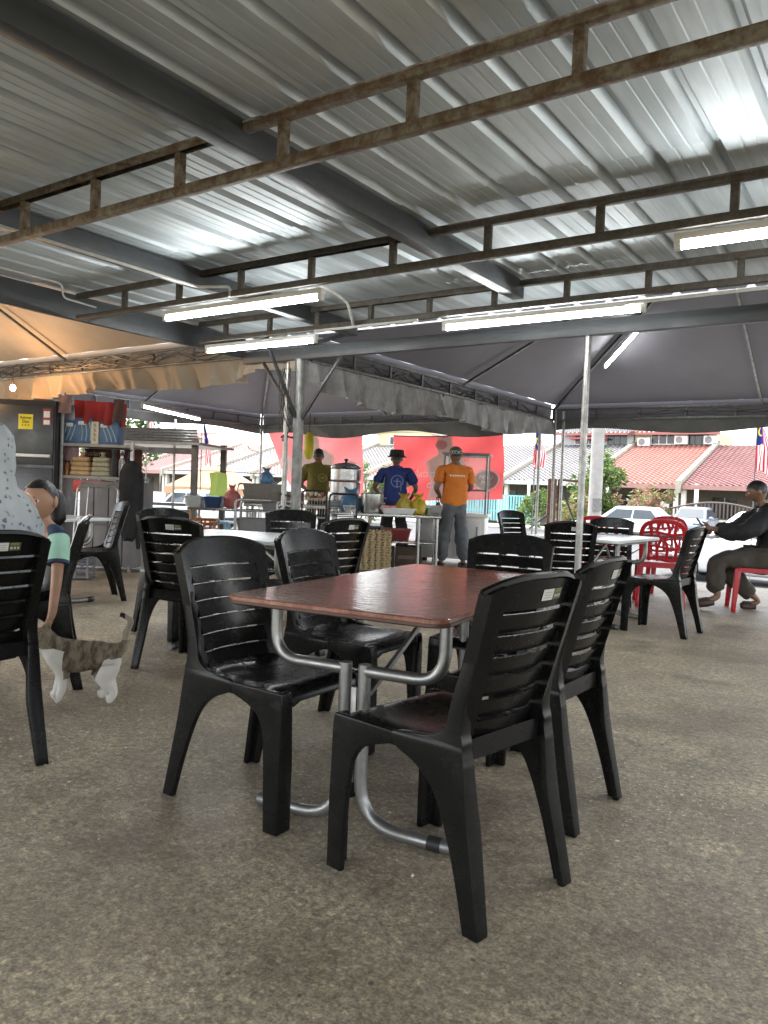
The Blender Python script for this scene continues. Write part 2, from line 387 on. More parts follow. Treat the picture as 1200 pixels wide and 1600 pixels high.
def truss(u, va, vb, zl, zu, mat, posts, breaks=(), lamp=None):
    m = MB(); w = .042
    m.bar((va, u, zl), (vb, u, zl), w)
    edges = [va] + [x for bk in breaks for x in (bk - .075, bk + .075)] + [vb]
    for i in range(0, len(edges), 2):
        if edges[i + 1] - edges[i] > .1: m.bar((edges[i], u, zu), (edges[i + 1], u, zu), w)
    t = m.build('truss', mat, can, bevel=.003)
    pm = MB().box((0, 0, 0), (.036, .036, zu - zl - w)).mesh('post', mat, bevel=.002)
    for p in posts: link(pm, 'post', t, (p, u, (zl + zu) / 2))
    return t
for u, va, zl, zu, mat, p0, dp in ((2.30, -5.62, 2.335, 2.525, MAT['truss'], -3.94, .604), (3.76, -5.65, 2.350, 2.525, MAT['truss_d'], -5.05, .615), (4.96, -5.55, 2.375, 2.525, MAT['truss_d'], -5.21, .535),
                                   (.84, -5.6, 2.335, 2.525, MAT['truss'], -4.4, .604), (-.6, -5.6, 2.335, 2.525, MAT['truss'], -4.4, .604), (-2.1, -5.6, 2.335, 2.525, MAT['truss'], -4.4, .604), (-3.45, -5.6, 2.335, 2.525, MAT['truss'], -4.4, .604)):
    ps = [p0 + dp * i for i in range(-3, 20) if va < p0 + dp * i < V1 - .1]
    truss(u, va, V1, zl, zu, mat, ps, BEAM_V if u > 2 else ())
for bv, end in zip(BEAM_V, (5.02, 5.6)):                # long grey beams under the sheets
    MB().box((bv, (U0 + end) / 2, 2.495), (.085, end - U0, .120)).build('beam', MAT['beam'], can, bevel=.004)
MB().box((3.2, (U0 + 5.02) / 2, 2.478), (.10, 5.02 - U0, .155)).build('beam', MAT['beam'], can, bevel=.004)
MB().box((V0 - .02, (U0 + U1) / 2, 2.46), (.06, U1 - U0 + .05, .20)).build('beam', MAT['beam'], can, bevel=.004)
MB().box(((V0 + V1) / 2, 5.745, 2.352), (V1 - V0, .065, .115)).build('front_beam', MAT['beam'], can, bevel=.004)
MB().box((V1, (U0 + U1) / 2, 2.46), (.06, U1 - U0, .20)).build('beam', MAT['beam'], can, bevel=.004)
for (pv, pu, r, zt) in ((-5.0, 5.75, .05, 2.30), (-2.13, 5.745, .026, 2.292), (1.2, 5.75, .03, 2.292), (-5.6, 1.2, .04, 2.36), (-5.6, -3.5, .04, 2.36), (4.5, 5.75, .03, 2.292), (4.55, .2, .04, 2.36), (-.6, -3.5, .04, 2.36)):
    m = MB(); m.tube([(pv, pu, 0), (pv, pu, zt)], r, 16)
    m.box((pv, pu, .006), (.16, .16, .012)); m.build('column', MAT['galv'] if r < .03 else MAT['galv_d'], can)
for s1, s2 in ((-1, 1), (1, -1)):                      # raking struts at the fat column
    MB().bar((-5.0 + s1 * .04, 5.75, 1.72), (-5.0 + s1 * .5, 5.75, 2.31), .026).build('strut', MAT['steel_dark'], can, bevel=.002)
MB().bar((-5.0, 5.72, 1.72), (-5.0, 5.30, 2.34), .026).build('strut', MAT['steel_dark'], can)
# conduit and pipes strapped to the canopy
def pipe(name, pts, r, mat, label, cat, group=None, parent=None, rz=EAVE_G, fil=.05):
    o = MB().tube(fillet(pts, fil, 4) if fil else pts, r, 7).build(name, mat, parent)
    o.rotation_euler.z = rz
    if label: tag(o, label, cat, group)
    return o
pipe('conduit_pipe', [(-4.15, 4.93, 2.345), (-3.15, 4.93, 2.345)], .011, MAT['pvc'], 'white conduit joining two lamps under the third truss', 'pipe')
pipe('conduit_pipe', [(-1.62, 5.02, 2.33), (.9, 5.02, 2.35)], .011, MAT['pvc'], 'white conduit running from the long lamp to the canopy edge', 'pipe')
pipe('conduit_pipe', [(-3.25, 3.85, 2.38), (-3.42, 4.30, 2.42), (-3.52, 4.55, 2.42), (-3.75, 4.93, 2.36)], .011, MAT['pvc'], 'bent white conduit dropping from the middle truss lamp', 'pipe')
pipe('conduit_pipe', [(-4.18, -3, 2.42), (-4.18, 3.70, 2.42), (-3.9, 3.74, 2.40), (-3.9, 3.74, 2.33)], .010, MAT['pvc'], 'white conduit along the side of the second grey beam', 'pipe')
pipe('conduit_pipe', [(-5.3, -2, 2.50), (-5.3, 3.4, 2.50), (-5.3, 3.4, 2.40), (-5.35, 3.72, 2.40)], .007, MAT['pvc'], 'thin white conduit below the zinc beside the canopy edge beam', 'pipe')
for q in (-3.9, -3.6, -3.35): pass
cl = MB()
# pipes standing beside the fat column
pp = empty('standing_pipes', grid_xy(5.72, -5.08), EAVE_G, 'pale plastic pipes tied with black wire against the fat column', 'pipes')
MB().tube([(-.03, -.02, 0), (-.03, -.02, 1.30), (-.035, -.02, 1.32), (-.035, -.02, 2.2)], .026, 10).build('pipe', MAT['pvc'], pp)
MB().tube([(.015, -.075, 0), (.015, -.075, 2.25)], .014, 8).build('pipe', MAT['galv'], pp)
for z in (.86, .98, 1.55): MB().tube([(-.08 + .07 * math.cos(a) + .05, .02 + .075 * math.sin(a), z + .01 * math.sin(3 * a)) for a in [i * .5236 for i in range(12)]], .008, 6, closed=True).build('wire_tie', MAT['wire'], pp)
w = MB(); rq = random.Random(5)
for k in range(9):
    x0 = rq.uniform(-.08, .04); pts = [(x0 + .03 * math.sin(i * 1.3 + k), -.07 + .02 * math.cos(i * 2 + k), 2.2 - i * .1) for i in range(rq.randint(4, 8))]; w.tube(pts, .005, 5)
w.build('wire_bundle', MAT['wire'], pp)

# ------------------------------------------------------------------ fluorescent battens
def lamp(v, u, z, L, label, rz_extra=0, M=None):
    root = empty('fluorescent_lamp', (0, 0, 0), EAVE_G, label, 'lamp', 'fluorescent lamps under the roofs')
    if M is None: M = Matrix.Translation((v, u, z)) @ Matrix.Rotation(rz_extra, 4, 'Z')
    m = MB(); m.box((0, 0, .030), (L, .042, .034), M); m.build('batten', MAT['white_paint'], root, bevel=.003)
    m = MB(); m.tube([M @ Vector((-L / 2 + .035, 0, -.012)), M @ Vector((L / 2 - .035, 0, -.012))], .0145, 12); m.build('tube', MAT['tube_lit'], root)
    for s in (-1, 1):
        m = MB(); m.box((s * (L / 2 - .018), 0, -.006), (.032, .036, .044), M); m.build('end_cap', MAT['white_plastic'], root, bevel=.003)
    return root
lamp(-3.89, 3.80, 2.270, 1.50, 'lit fluorescent lamp hanging below the middle truss, left of the long grey beam')
lamp(-4.83, 4.99, 2.290, 1.32, 'lit fluorescent lamp below the third truss near the fat column')
lamp(-2.25, 5.05, 2.300, 1.50, 'lit fluorescent lamp below the third truss beside the slim steel column')
lamp(-.34, 3.80, 2.275, 1.34, 'lit fluorescent lamp below the middle truss, right of the long grey beam')

# ------------------------------------------------------------------ tents on the grid
def valance(m, a, b, z, h, waves, amp, seed, sag=.0, scal=0):
    a, b = Vector(a), Vector(b); d = (b - a); L = d.length; d.normalize(); nrm = Vector((-d.y, d.x, 0)); n = max(24, int(L * 40)); rq = random.Random(seed); ph = [rq.uniform(0, 6.28) for _ in range(4)]
    def fn(s, t):
        x = s * L; dep = t * h * (1 + scal * math.sin(s * L * 2.1 + ph[3]))
        off = amp * (1.6 * (1 - 2 * abs(math.sin(x * waves * .5 + ph[0] + .25 * math.sin(x * 1.7))) ** .6) + .8 * math.sin(x * waves * 1.83 + ph[1] + 1.2 * t) + .8 * (1 - 2 * abs(math.sin(x * waves * 1.3 + ph[2] + 1.5 * t)) ** .5)) * (.2 + t)
        p = a + d * x + nrm * off
        return (p.x, p.y, z - dep - sag * math.sin(math.pi * s) * (.2 + t) + .006 * math.sin(x * 9 + ph[1]) * (1 - t))
    m.grid(fn, n, 7)
RING_L, RING_U, PEAK = 2.30, 2.465, 4.05
def tent(name, v0, v1, u0, u1, label, cloth, sides, valances, poles, braces=True, zr=0):
    root = empty(name, (0, 0, 0), EAVE_G, label, 'tent', 'pyramid tents beside the zinc canopy')
    cs = [(v0, u0), (v1, u0), (v1, u1), (v0, u1)]; cx, cy = (v0 + v1) / 2, (u0 + u1) / 2
    for i in range(4):                                  # four cloth panels, sagging between the rafters
        A, B = Vector((*cs[i], RING_U + .03 + zr)), Vector((*cs[(i + 1) % 4], RING_U + .03 + zr)); P = Vector((cx, cy, PEAK + zr))
        m = MB(); NB = 14
        def fn(s, t):
            p = A.lerp(B, s).lerp(P, t * .97)
            sag = -.10 * math.sin(math.pi * t) * abs(math.sin(2 * math.pi * s)) * (1 - t * .3)
            return (p.x, p.y, p.z + sag + .05)
        m.grid(fn, 20, NB); m.build('canopy_panel', cloth, root, smooth=60)
    for i in range(4):                                  # rafters: hips and middles
        A, B = Vector((*cs[i], RING_U + zr)), Vector((*cs[(i + 1) % 4], RING_U + zr)); P = Vector((cx, cy, PEAK - .02 + zr)); Mi = (A + B) / 2
        MB().bar(A, P, .035).build('rafter', MAT['steel_dark'], root)
        MB().bar(Mi, P.lerp(Mi, .06), .03).build('rafter', MAT['galv_d'], root)
    for i in sides:
        A, B = Vector((*cs[i], 0)), Vector((*cs[(i + 1) % 4], 0)); z = Vector((0, 0, 1)); m = MB()
        m.bar(A + z * (RING_L + zr), B + z * (RING_L + zr), .028); m.bar(A + z * (RING_U + zr), B + z * (RING_U + zr), .028)
        fr = m.build('ring_frame', MAT['galv_d'], root, bevel=.003)
        pm = MB().box((0, 0, 0), (.024, .024, RING_U - RING_L - .03)).mesh('post', MAT['galv_d']); L = (B - A).length; n = 9
        for k in range(n + 1): link(pm, 'post', fr, A.lerp(B, (k + .02) / (n + .04)) + z * ((RING_L + RING_U) / 2 + zr))
    for (i, mat, h, wv, amp, sag, scal) in valances:
        out = Vector(((cs[i][0] + cs[(i + 1) % 4][0]) / 2 - cx, (cs[i][1] + cs[(i + 1) % 4][1]) / 2 - cy, 0)).normalized() * .035
        m = MB(); valance(m, Vector((*cs[i], 0)) + out, Vector((*cs[(i + 1) % 4], 0)) + out, RING_U + .09 + zr, RING_U - RING_L + .09, 1.5, .004, i, 0, 0); m.build('skirt', cloth, root, smooth=70)
        m = MB(); valance(m, Vector((*cs[i], 0)) + out * .6, Vector((*cs[(i + 1) % 4], 0)) + out * .6, RING_L + .02 + zr, h, wv, amp, i + int(v0 * 7), sag, scal); m.build('valance', mat, root, smooth=70)
    for (pv, pu, zb) in poles: MB().tube([(pv, pu, zb), (pv, pu, RING_U + zr)], .024, 10).build('pole', MAT['galv'], root)
    return root
SIDE_N, SIDE_E, SIDE_F, SIDE_W = 0, 1, 2, 3             # near, right, far, left
tR = tent('pyramid_tent', -4.95, 1.20, 5.86, 11.95, 'grey pyramid tent behind the slim steel column with silver frill on one side', MAT['tarp'], (1, 2, 3),
          [(3, MAT['valance'], .30, 10.5, .046, .03, .16), (2, MAT['valance_d'], .20, 2.2, .012, 0, .22)], [(-4.90, 11.92, -.75), (-4.78, 11.98, -.75), (1.2, 11.95, -.75), (1.2, 5.95, 0)])
tL = tent('pyramid_tent', -11.4, -5.10, 5.98, 11.95, 'grey pyramid tent over the cooking stalls with dark scalloped frill', MAT['tarp'], (1, 2, 3),
          [(2, MAT['valance_d'], .22, 2.2, .012, 0, .30), (3, MAT['valance_d'], .16, 3, .01, 0, .2)], [(-11.35, 11.9, -.75), (-5.15, 11.9, -.75), (-11.35, 6.0, 0)])
tO = tent('pyramid_tent', -12.1, -5.95, -.2, 5.86, 'beige pyramid tent lit orange by a warm bulb beside the zinc roof', MAT['tarp_beige'], (0, 2, 3),
          [(2, MAT['tarp_beige'], .26, 9.5, .042, .02, .12)], [(-12.05, 5.85, 0), (-12.05, -.15, 0)], zr=.09)
# far part of the beige ring reaching the fat column
m = MB(); m.bar((-5.95, 5.86, RING_L + .09), (-5.0, 5.80, RING_L + .06), .028); m.bar((-5.95, 5.86, RING_U + .09), (-5.0, 5.80, RING_U + .06), .028); m.build('ring_frame', MAT['galv_d'], tO)
m = MB(); valance(m, (-5.95, 5.87, 0), (-5.0, 5.82, 0), RING_L + .09, .22, 9.5, .04, 9, -.05); m.build('valance', MAT['tarp_beige'], tO, smooth=70)
# lamps inside the tents
def tent_lamp(a, b, label):
    a, b = Vector(a), Vector(b); d = b - a; q = d.to_track_quat('X', 'Z').to_matrix().to_4x4()
    return lamp(0, 0, 0, d.length, label, M=Matrix.Translation((a + b) / 2) @ q)
tent_lamp((-3.72, 10.72, 2.90), (-3.02, 10.02, 3.27), 'lit fluorescent lamp fixed along the sloping rafter of the grey tent')
lp = W(222, 634, 11.5); lq = W(312, 655, 14.0)
def to_grid(p): return Vector((p.x * UY - p.y * UX, p.x * UX + p.y * UY, p.z))
tent_lamp(to_grid(lp), to_grid(lq), 'lit fluorescent lamp above the open stall at the far end of the tent')
# loose black cables along the rings
def cable_run(a, b, n, seed, label, rad=.006, mess=.06):
    rq = random.Random(seed); m = MB(); a, b = Vector(a), Vector(b)
    for k in range(n):
        steps = 26; pts = []; ph = rq.uniform(0, 6); s0 = rq.uniform(0, .25); s1 = rq.uniform(.7, 1)
        for i in range(steps + 1):
            t = s0 + (s1 - s0) * i / steps; p = a.lerp(b, t)
            pts.append(p + Vector((rq.uniform(-.02, .02), rq.uniform(-.02, .02), mess * math.sin(t * 23 + ph) * rq.uniform(.3, 1) + rq.uniform(-.02, .02))))
        m.tube(pts, rad, 5)
    o = m.build('cable_bundle', MAT['wire'], None); o.rotation_euler.z = EAVE_G; tag(o, label, 'cables', 'cable bundles on the tent frames'); return o
cable_run((-4.98, 6.1, 2.36), (-4.98, 11.8, 2.36), 7, 2, 'tangled black cables tied along the frame above the silver frill', .008, .09)
cable_run((-11.9, 5.80, 2.48), (-5.2, 5.80, 2.46), 7, 4, 'tangled black cables lying on the frame of the orange-lit tent', .008, .08)
cable_run((-4.8, 11.9, 2.38), (1.1, 11.9, 2.38), 3, 6, 'thin black cables along the far frame of the tent with the rafter lamp', .005, .04)
cable_run((-11.2, 11.9, 2.36), (-5.2, 11.9, 2.36), 4, 8, 'black cables along the far frame above the red banners', .006, .05)
# warm bulb on the left
bp = W(20, 606, 9.7)
br = empty('bulb_lamp', bp, 0, 'glowing warm bulb hanging below the orange-lit tent frill', 'bulb')
MB().sphere((0, 0, 0), (.032, .032, .042), 14, 10).build('glass_bulb', MAT['bulb_lit'], br)
MB().lathe([(.014, .03), (.016, .07), (.010, .085), (.004, .25)], 10).build('socket', MAT['rubber'], br)
pl = bpy.data.lights.new('bulb_light', 'POINT'); pl.energy = 7; pl.color = (1, .56, .28); pl.shadow_soft_size = .06
plo = bpy.data.objects.new('bulb_light', pl); col.objects.link(plo); plo.parent = br; plo.location = (0.05, -.12, -.06)
# second warm bulb inside the beige tent, out of view to the left
bq = empty('bulb_lamp', grid_xy(3.6, -9.2) + Vector((0, 0, 2.55)), 0, 'warm bulb hanging inside the orange-lit tent beyond the picture edge', 'bulb')
MB().sphere((0, 0, 0), (.032, .032, .042), 14, 10).build('glass_bulb', MAT['bulb_lit'], bq)
MB().lathe([(.014, .03), (.016, .07), (.010, .085), (.003, 1.2)], 10).build('socket', MAT['rubber'], bq)
pl2 = bpy.data.lights.new('bulb_light', 'POINT'); pl2.energy = 5; pl2.color = (1, .56, .28); pl2.shadow_soft_size = .06
plo2 = bpy.data.objects.new('bulb_light', pl2); col.objects.link(plo2); plo2.parent = bq; plo2.location = (0, 0, -.1)
# ------------------------------------------------------------------ black plastic chair
def chair_back_y(z): return -.178 - (z - .43) * .27
def chair_hw(z): return .186 + (z - .44) * .055
def back_pt(s, z, off=0): return (s * chair_hw(z), chair_back_y(z) + .040 * s * s + off, z)
def strip(m, s0, s1, z0f, z1f, th, ns=10, nz=3, tilt=0, rear=0):        # curved slab on the back surface
    rings = []
    for i in range(ns + 1):
        s = s0 + (s1 - s0) * i / ns; z0, z1 = z0f(s), z1f(s); fr = []; bk = []
        for j in range(nz + 1):
            z = z0 + (z1 - z0) * j / nz; o = tilt * (j / nz - .5) * 2
            fr.append(back_pt(s, z, o)); bk.append(back_pt(s, z, o - th))
        rings.append(fr + bk[::-1])
    m.loft(rings)
SLOTS = [.778 - .0565 * i for i in range(7)]
def make_chair():
    c = empty('plastic_chair')
    m = MB(); n = 12
    # seat: dished top with rolled front edge and skirt
    def hw(y): return .19 + (y + .19) / .41 * .028
    def seat(a, b):
        y = -.195 + b * .425; s = a * 2 - 1; x = s * hw(y)
        e = max(abs(s), 0); lip = .010 * (e ** 8); z = .452 - .016 * (1 - s * s) * math.sin(math.pi * min(1, b * 1.05)) - .006 * b
        if b > .86: z -= .030 * ((b - .86) / .14) ** 2
        return (x, y, z - lip)
    m.grid(seat, 14, 16)
    per = [seat(i / 14, 0) for i in range(15)] + [seat(1, j / 16) for j in range(1, 17)] + [seat(1 - i / 14, 1) for i in range(1, 15)] + [seat(0, 1 - j / 16) for j in range(1, 16)]
    N = len(per); vs = per + [(p[0] * 1.012, p[1] * 1.012, .398 - .012 * (1 if p[1] > .2 and abs(p[0]) > .15 else 0)) for p in per]
    m.add(vs, [(i, N + i, N + (i + 1) % N, (i + 1) % N) for i in range(N)])
    m.build('seat', MAT['black'], c, smooth=50, clean=True)
    # back: frame with stiles, crest and foot panel; slats are sub-parts
    m = MB()
    top = lambda s: .872 - .038 * abs(s) ** 3.0
    strip(m, -.80, .80, lambda s: SLOTS[0] + .004, top, .012, 16, 5)
    for sg in (-1, 1): strip(m, sg * .79, sg * 1.0, lambda s: .40, lambda s: top(s) - .004, .040, 4, 14)
    strip(m, -.80, .80, lambda s: .385, lambda s: SLOTS[6] - .0035, .014, 12, 2)
    # raised rim round the crest
    m.tube([back_pt(s, top(s) - .003, -.010) for s in [-1 + i / 12 for i in range(25)]], .010, 6)
    bk = m.build('backrest', MAT['black'], c, smooth=45, clean=True)
    for i in range(6):
        m = MB(); z1, z0 = SLOTS[i] - .0038, SLOTS[i + 1] + .0038
        strip(m, -.80, .80, lambda s: z0, lambda s: z1, .011, 12, 3, tilt=-.0065); m.build('slat', MAT['black'], bk, smooth=50, clean=True)
    # legs: L-section lofts
    def leg(sx, rows, flange, front):
        m = MB(); rings = []; fine = []
        for i in range(len(rows) - 1):                         # Catmull-Rom between the given levels
            p0, p1, p2, p3 = rows[max(i - 1, 0)], rows[i], rows[i + 1], rows[min(i + 2, len(rows) - 1)]
            for t in (0, .34, .67): fine.append([.5 * (2 * p1[k] + (p2[k] - p0[k]) * t + (2 * p0[k] - 5 * p1[k] + 4 * p2[k] - p3[k]) * t * t + (3 * p1[k] - p0[k] - 3 * p2[k] + p3[k]) * t ** 3) for k in range(3)])
        fine.append(rows[-1][:3])
        def xo(y, z): return min(.205 + (y + .2) / .42 * .014 + (.43 - z) * .030, .226) if z < .44 else .2045 - (z - .43) * .03
        for z, ya, yb in fine:
            t = .020; fx = flange * (1 - .30 * min(1, max(0, (z - .22) / .22))) * (1 if front else .76 + .24 * min(1, z / .25))
            if front: pts = [(0, ya), (0, yb), (-fx, yb), (-fx, yb - t), (-t, yb - t), (-t, ya)]
            else: pts = [(0, yb), (0, ya), (-fx, ya), (-fx, ya + t), (-t, ya + t), (-t, yb)]
            rings.append([(sx * (xo(min(max(p[1], -.22), .2), z) + p[0]), p[1], z) for p in pts])
        m.loft(rings)
        m.build('leg', MAT['black'], c, bevel=.005, seg=3, smooth=50)
    for sx in (-1, 1):
        leg(sx, [(0, -.292, -.245, .220), (.12, -.268, -.212, .217), (.22, -.248, -.178, .214), (.30, -.234, -.142, .211), (.345, -.228, -.105, .209), (.375, -.224, -.06, .208), (.395, -.222, -.01, .207), (.41, -.219, .012, .206), (.438, -.214, .012, .206), (.452, -.214, -.10, .203), (.48, -.207, -.150, .203), (.54, -.2095, -.166, .203), (.62, -.2300, -.1885, .2), (.70, -.249, -.214, .2)], .058, False)
        leg(sx, [(0, .178, .236, .228), (.15, .172, .236, .226), (.29, .160, .236, .223), (.34, .142, .237, .222), (.372, .105, .237, .221), (.394, .04, .237, .220), (.405, .0125, .237, .219), (.438, .0125, .232, .217)], .066, True)
    # sticker on the crest, seen from behind
    st = MB()
    def lab(m_, s0, s1, mi):
        m_.grid(lambda a, b: back_pt(s0 + (s1 - s0) * a, .802 + .030 * b, -.0140), 4, 1, mi=mi)
    lab(st, -.02, .24, 0); lab(st, .25, .46, 1)
    for q in range(3): st.grid(lambda a, b: back_pt(.275 + .06 * q + .035 * a, .808 + .008 * b, -.0148), 1, 1, mi=0)
    for q in range(2): st.grid(lambda a, b: back_pt(.27 + .15 * a, .8225 + .0052 * q + .002 * b, -.0148), 1, 1, mi=2)
    for q in range(3): st.grid(lambda a, b: back_pt(.02 + .17 * a, .808 + .007 * q + .0018 * b, -.0148), 1, 1, mi=3)
    st.build('sticker', [M_('sticker_white', (.55, .55, .52), .45), M_('sticker_olive', (.07, .075, .03), .45), M_('sticker_gold', (.35, .32, .12), .45), M_('sticker_grey', (.25, .25, .24), .5)], c, smooth=0)
    return c
def face(dx, dy): return math.atan2(-dx, dy)                  # rz so that local +Y points along (dx, dy)
chair0 = make_chair(); _first = [True]
def chair(x, y, dx, dy, label):
    o = chair0 if _first[0] else copy_tree(chair0)
    _first[0] = False
    o.location = (x, y, 0); o.rotation_euler.z = face(dx, dy); tag(o, label, 'chair', 'black plastic chairs'); return o
chair(-.36, 2.655, .83, -.56, 'black slatted plastic chair seen side-on at the brown table, nearest the cat')
chair(.20, 2.175, -.72, .69, 'black slatted plastic chair with sticker, pulled out askew before the brown table legs')
chair(.53, 2.755, -.81, .59, 'black slatted plastic chair with sticker tucked close behind the askew one at the brown table')
chair(-.12, 3.39, .86, -.51, 'black slatted plastic chair with shiny empty seat, across the brown table from the stickered pair')
chair(.51, 3.50, -.40, -.91, 'black slatted plastic chair at the far head of the brown table')
chair(-1.10, 4.58, .35, .94, 'black slatted plastic chair with sticker standing by the white table near the cat')
chair(-1.40, 5.45, .75, -.66, 'black slatted plastic chair on the far side of the white table near the cat')
chair(-1.575, 2.90, -.75, .66, 'black slatted plastic chair the woman in the headscarf sits on')
chair(-1.837, 4.0, -.93, -.36, 'black slatted plastic chair the girl sits on beside the cat')
chair(-2.60, 6.88, -.86, -.50, 'black slatted plastic chair seen edge-on by the grey stall counter')
chair(-.44, 5.24, -.74, .67, 'black slatted plastic chair with sticker between the brown table and the egg trays')
chair(-.72, 6.10, .15, -.99, 'black slatted plastic chair standing against the fat column')
chair(1.50, 6.42, .05, 1.0, 'black slatted plastic chair with sticker right behind the slim steel column')
chair(1.70, 9.30, .55, -.83, 'black slatted plastic chair standing alone near the tent corner poles')
chair(2.17, 7.45, -.35, -.94, 'black slatted plastic chair across the white table from the slim column, next to red chairs')
chair(2.28, 6.33, -.78, .63, 'black slatted plastic chair with its seat showing, at the white table by the red chairs')
# ------------------------------------------------------------------ folding tables
def rounded(hx, hy, r, n=6):
    pts = []
    for cx, cy, a0 in ((hx - r, hy - r, 0), (-hx + r, hy - r, 90), (-hx + r, -hy + r, 180), (hx - r, -hy + r, 270)):
        for i in range(n + 1): a = R(a0 + 90 * i / n); pts.append((cx + r * math.cos(a), cy + r * math.sin(a)))
    return pts
def make_table(name, hx, hy, zt, top, edge, label, cat='table', frame=True, group=None):
    t = empty(name); tag(t, label, cat, group)
    m = MB(); o = rounded(hx, hy, .06); i_ = rounded(hx - .006, hy - .006, .055)
    n = len(o)
    rings = [[(p[0], p[1], zt - .026) for p in i_], [(p[0], p[1], zt - .022) for p in o], [(p[0], p[1], zt - .014) for p in o]]
    m.loft(rings, cap=False); m.add([(p[0], p[1], zt - .026) for p in i_], [tuple(range(n))[::-1]])
    tp = MB(); o2 = rounded(hx - .002, hy - .002, .058)
    tp.loft([[(p[0], p[1], zt - .0135) for p in o2], [(p[0], p[1], zt - .003) for p in o2], [(p[0], p[1], zt) for p in i_]], cap=False)
    tp.add([(p[0], p[1], zt) for p in i_], [tuple(range(n))])
    tt = tp.build('table_top', top, t, clean=True, smooth=15); m.build('edge_band', edge, tt, clean=True)
    for e in (-1, 1):
        y = e * (hy - .20)
        for s in (-1, 1):
            x = s * .034; xt = s * (hx - .075); xf = s * (hx - .050)
            MB().tube(fillet([(x, y, .525), (x, y, .022), (xf, y, .022)], .15, 8), .0205, 14).build('leg', MAT['galv'], t)
            MB().tube(fillet([(x + s * .008, y, .505), (xt, y, .505), (xt, y, zt - .027)], .12, 8), .0195, 14).build('arm', MAT['galv'], t)
            MB().tube([(xf - s * .055, y, .022), (xf - s * .012, y, .022)], .0222, 12).build('rubber_foot', MAT['rubber'], t)
            MB().tube([(xf - s * .022, y, .022), (xf + s * .02, y, .022)], .0212, 12).build('end_cap', MAT['galv_d'], t)
        MB().box((0, y, .30), (.020, .012, .30)).build('hinge_plate', MAT['galv'], t, bevel=.002)
        MB().bar((.045, y - e * .01, .43), (.10, y - e * .42, zt - .03), .014).build('brace', MAT['galv'], t)
    MB().tube([(.09, -(hy - .62), zt - .05), (.09, hy - .62, zt - .05)], .009, 8).build('stretcher', MAT['galv'], t)
    for s in (-1, 1): MB().box((s * (hx - .075), 0, zt - .04), (.022, 2 * hy - .36, .022)).build('rail', MAT['galv_d'], t)
    return t
bt = make_table('brown_table', .376, .715, .725, MAT['wood'], M_('dark_edge', (.09, .042, .028), .35), 'glossy reddish-brown folding table with bent steel tube legs'); bt.location = (.163, 2.876, 0); bt.rotation_euler.z = R(-27)
wl = M_('white_edge', (.55, .56, .56), .4)
wt = make_table('white_table', .40, .56, .735, MAT['white_lam'], wl, 'white topped folding table ringed by black chairs beside the fat column'); wt.location = (-.86, 5.12, 0); wt.rotation_euler.z = R(-20 + 90)
w2 = copy_tree(wt); w2.location = (-3.0, 6.62, 0); w2.rotation_euler.z = R(60); w2['label'] = 'white topped folding table in front of the grey stall counter'
w3 = copy_tree(wt); w3.location = (1.86, 6.80, 0); w3.rotation_euler.z = R(-36); w3['label'] = 'white topped folding table just beyond the slim steel column'
w4 = copy_tree(wt); w4.location = (2.95, 8.30, 0); w4.rotation_euler.z = R(72); w4['label'] = 'white topped folding table where the man in black sits'
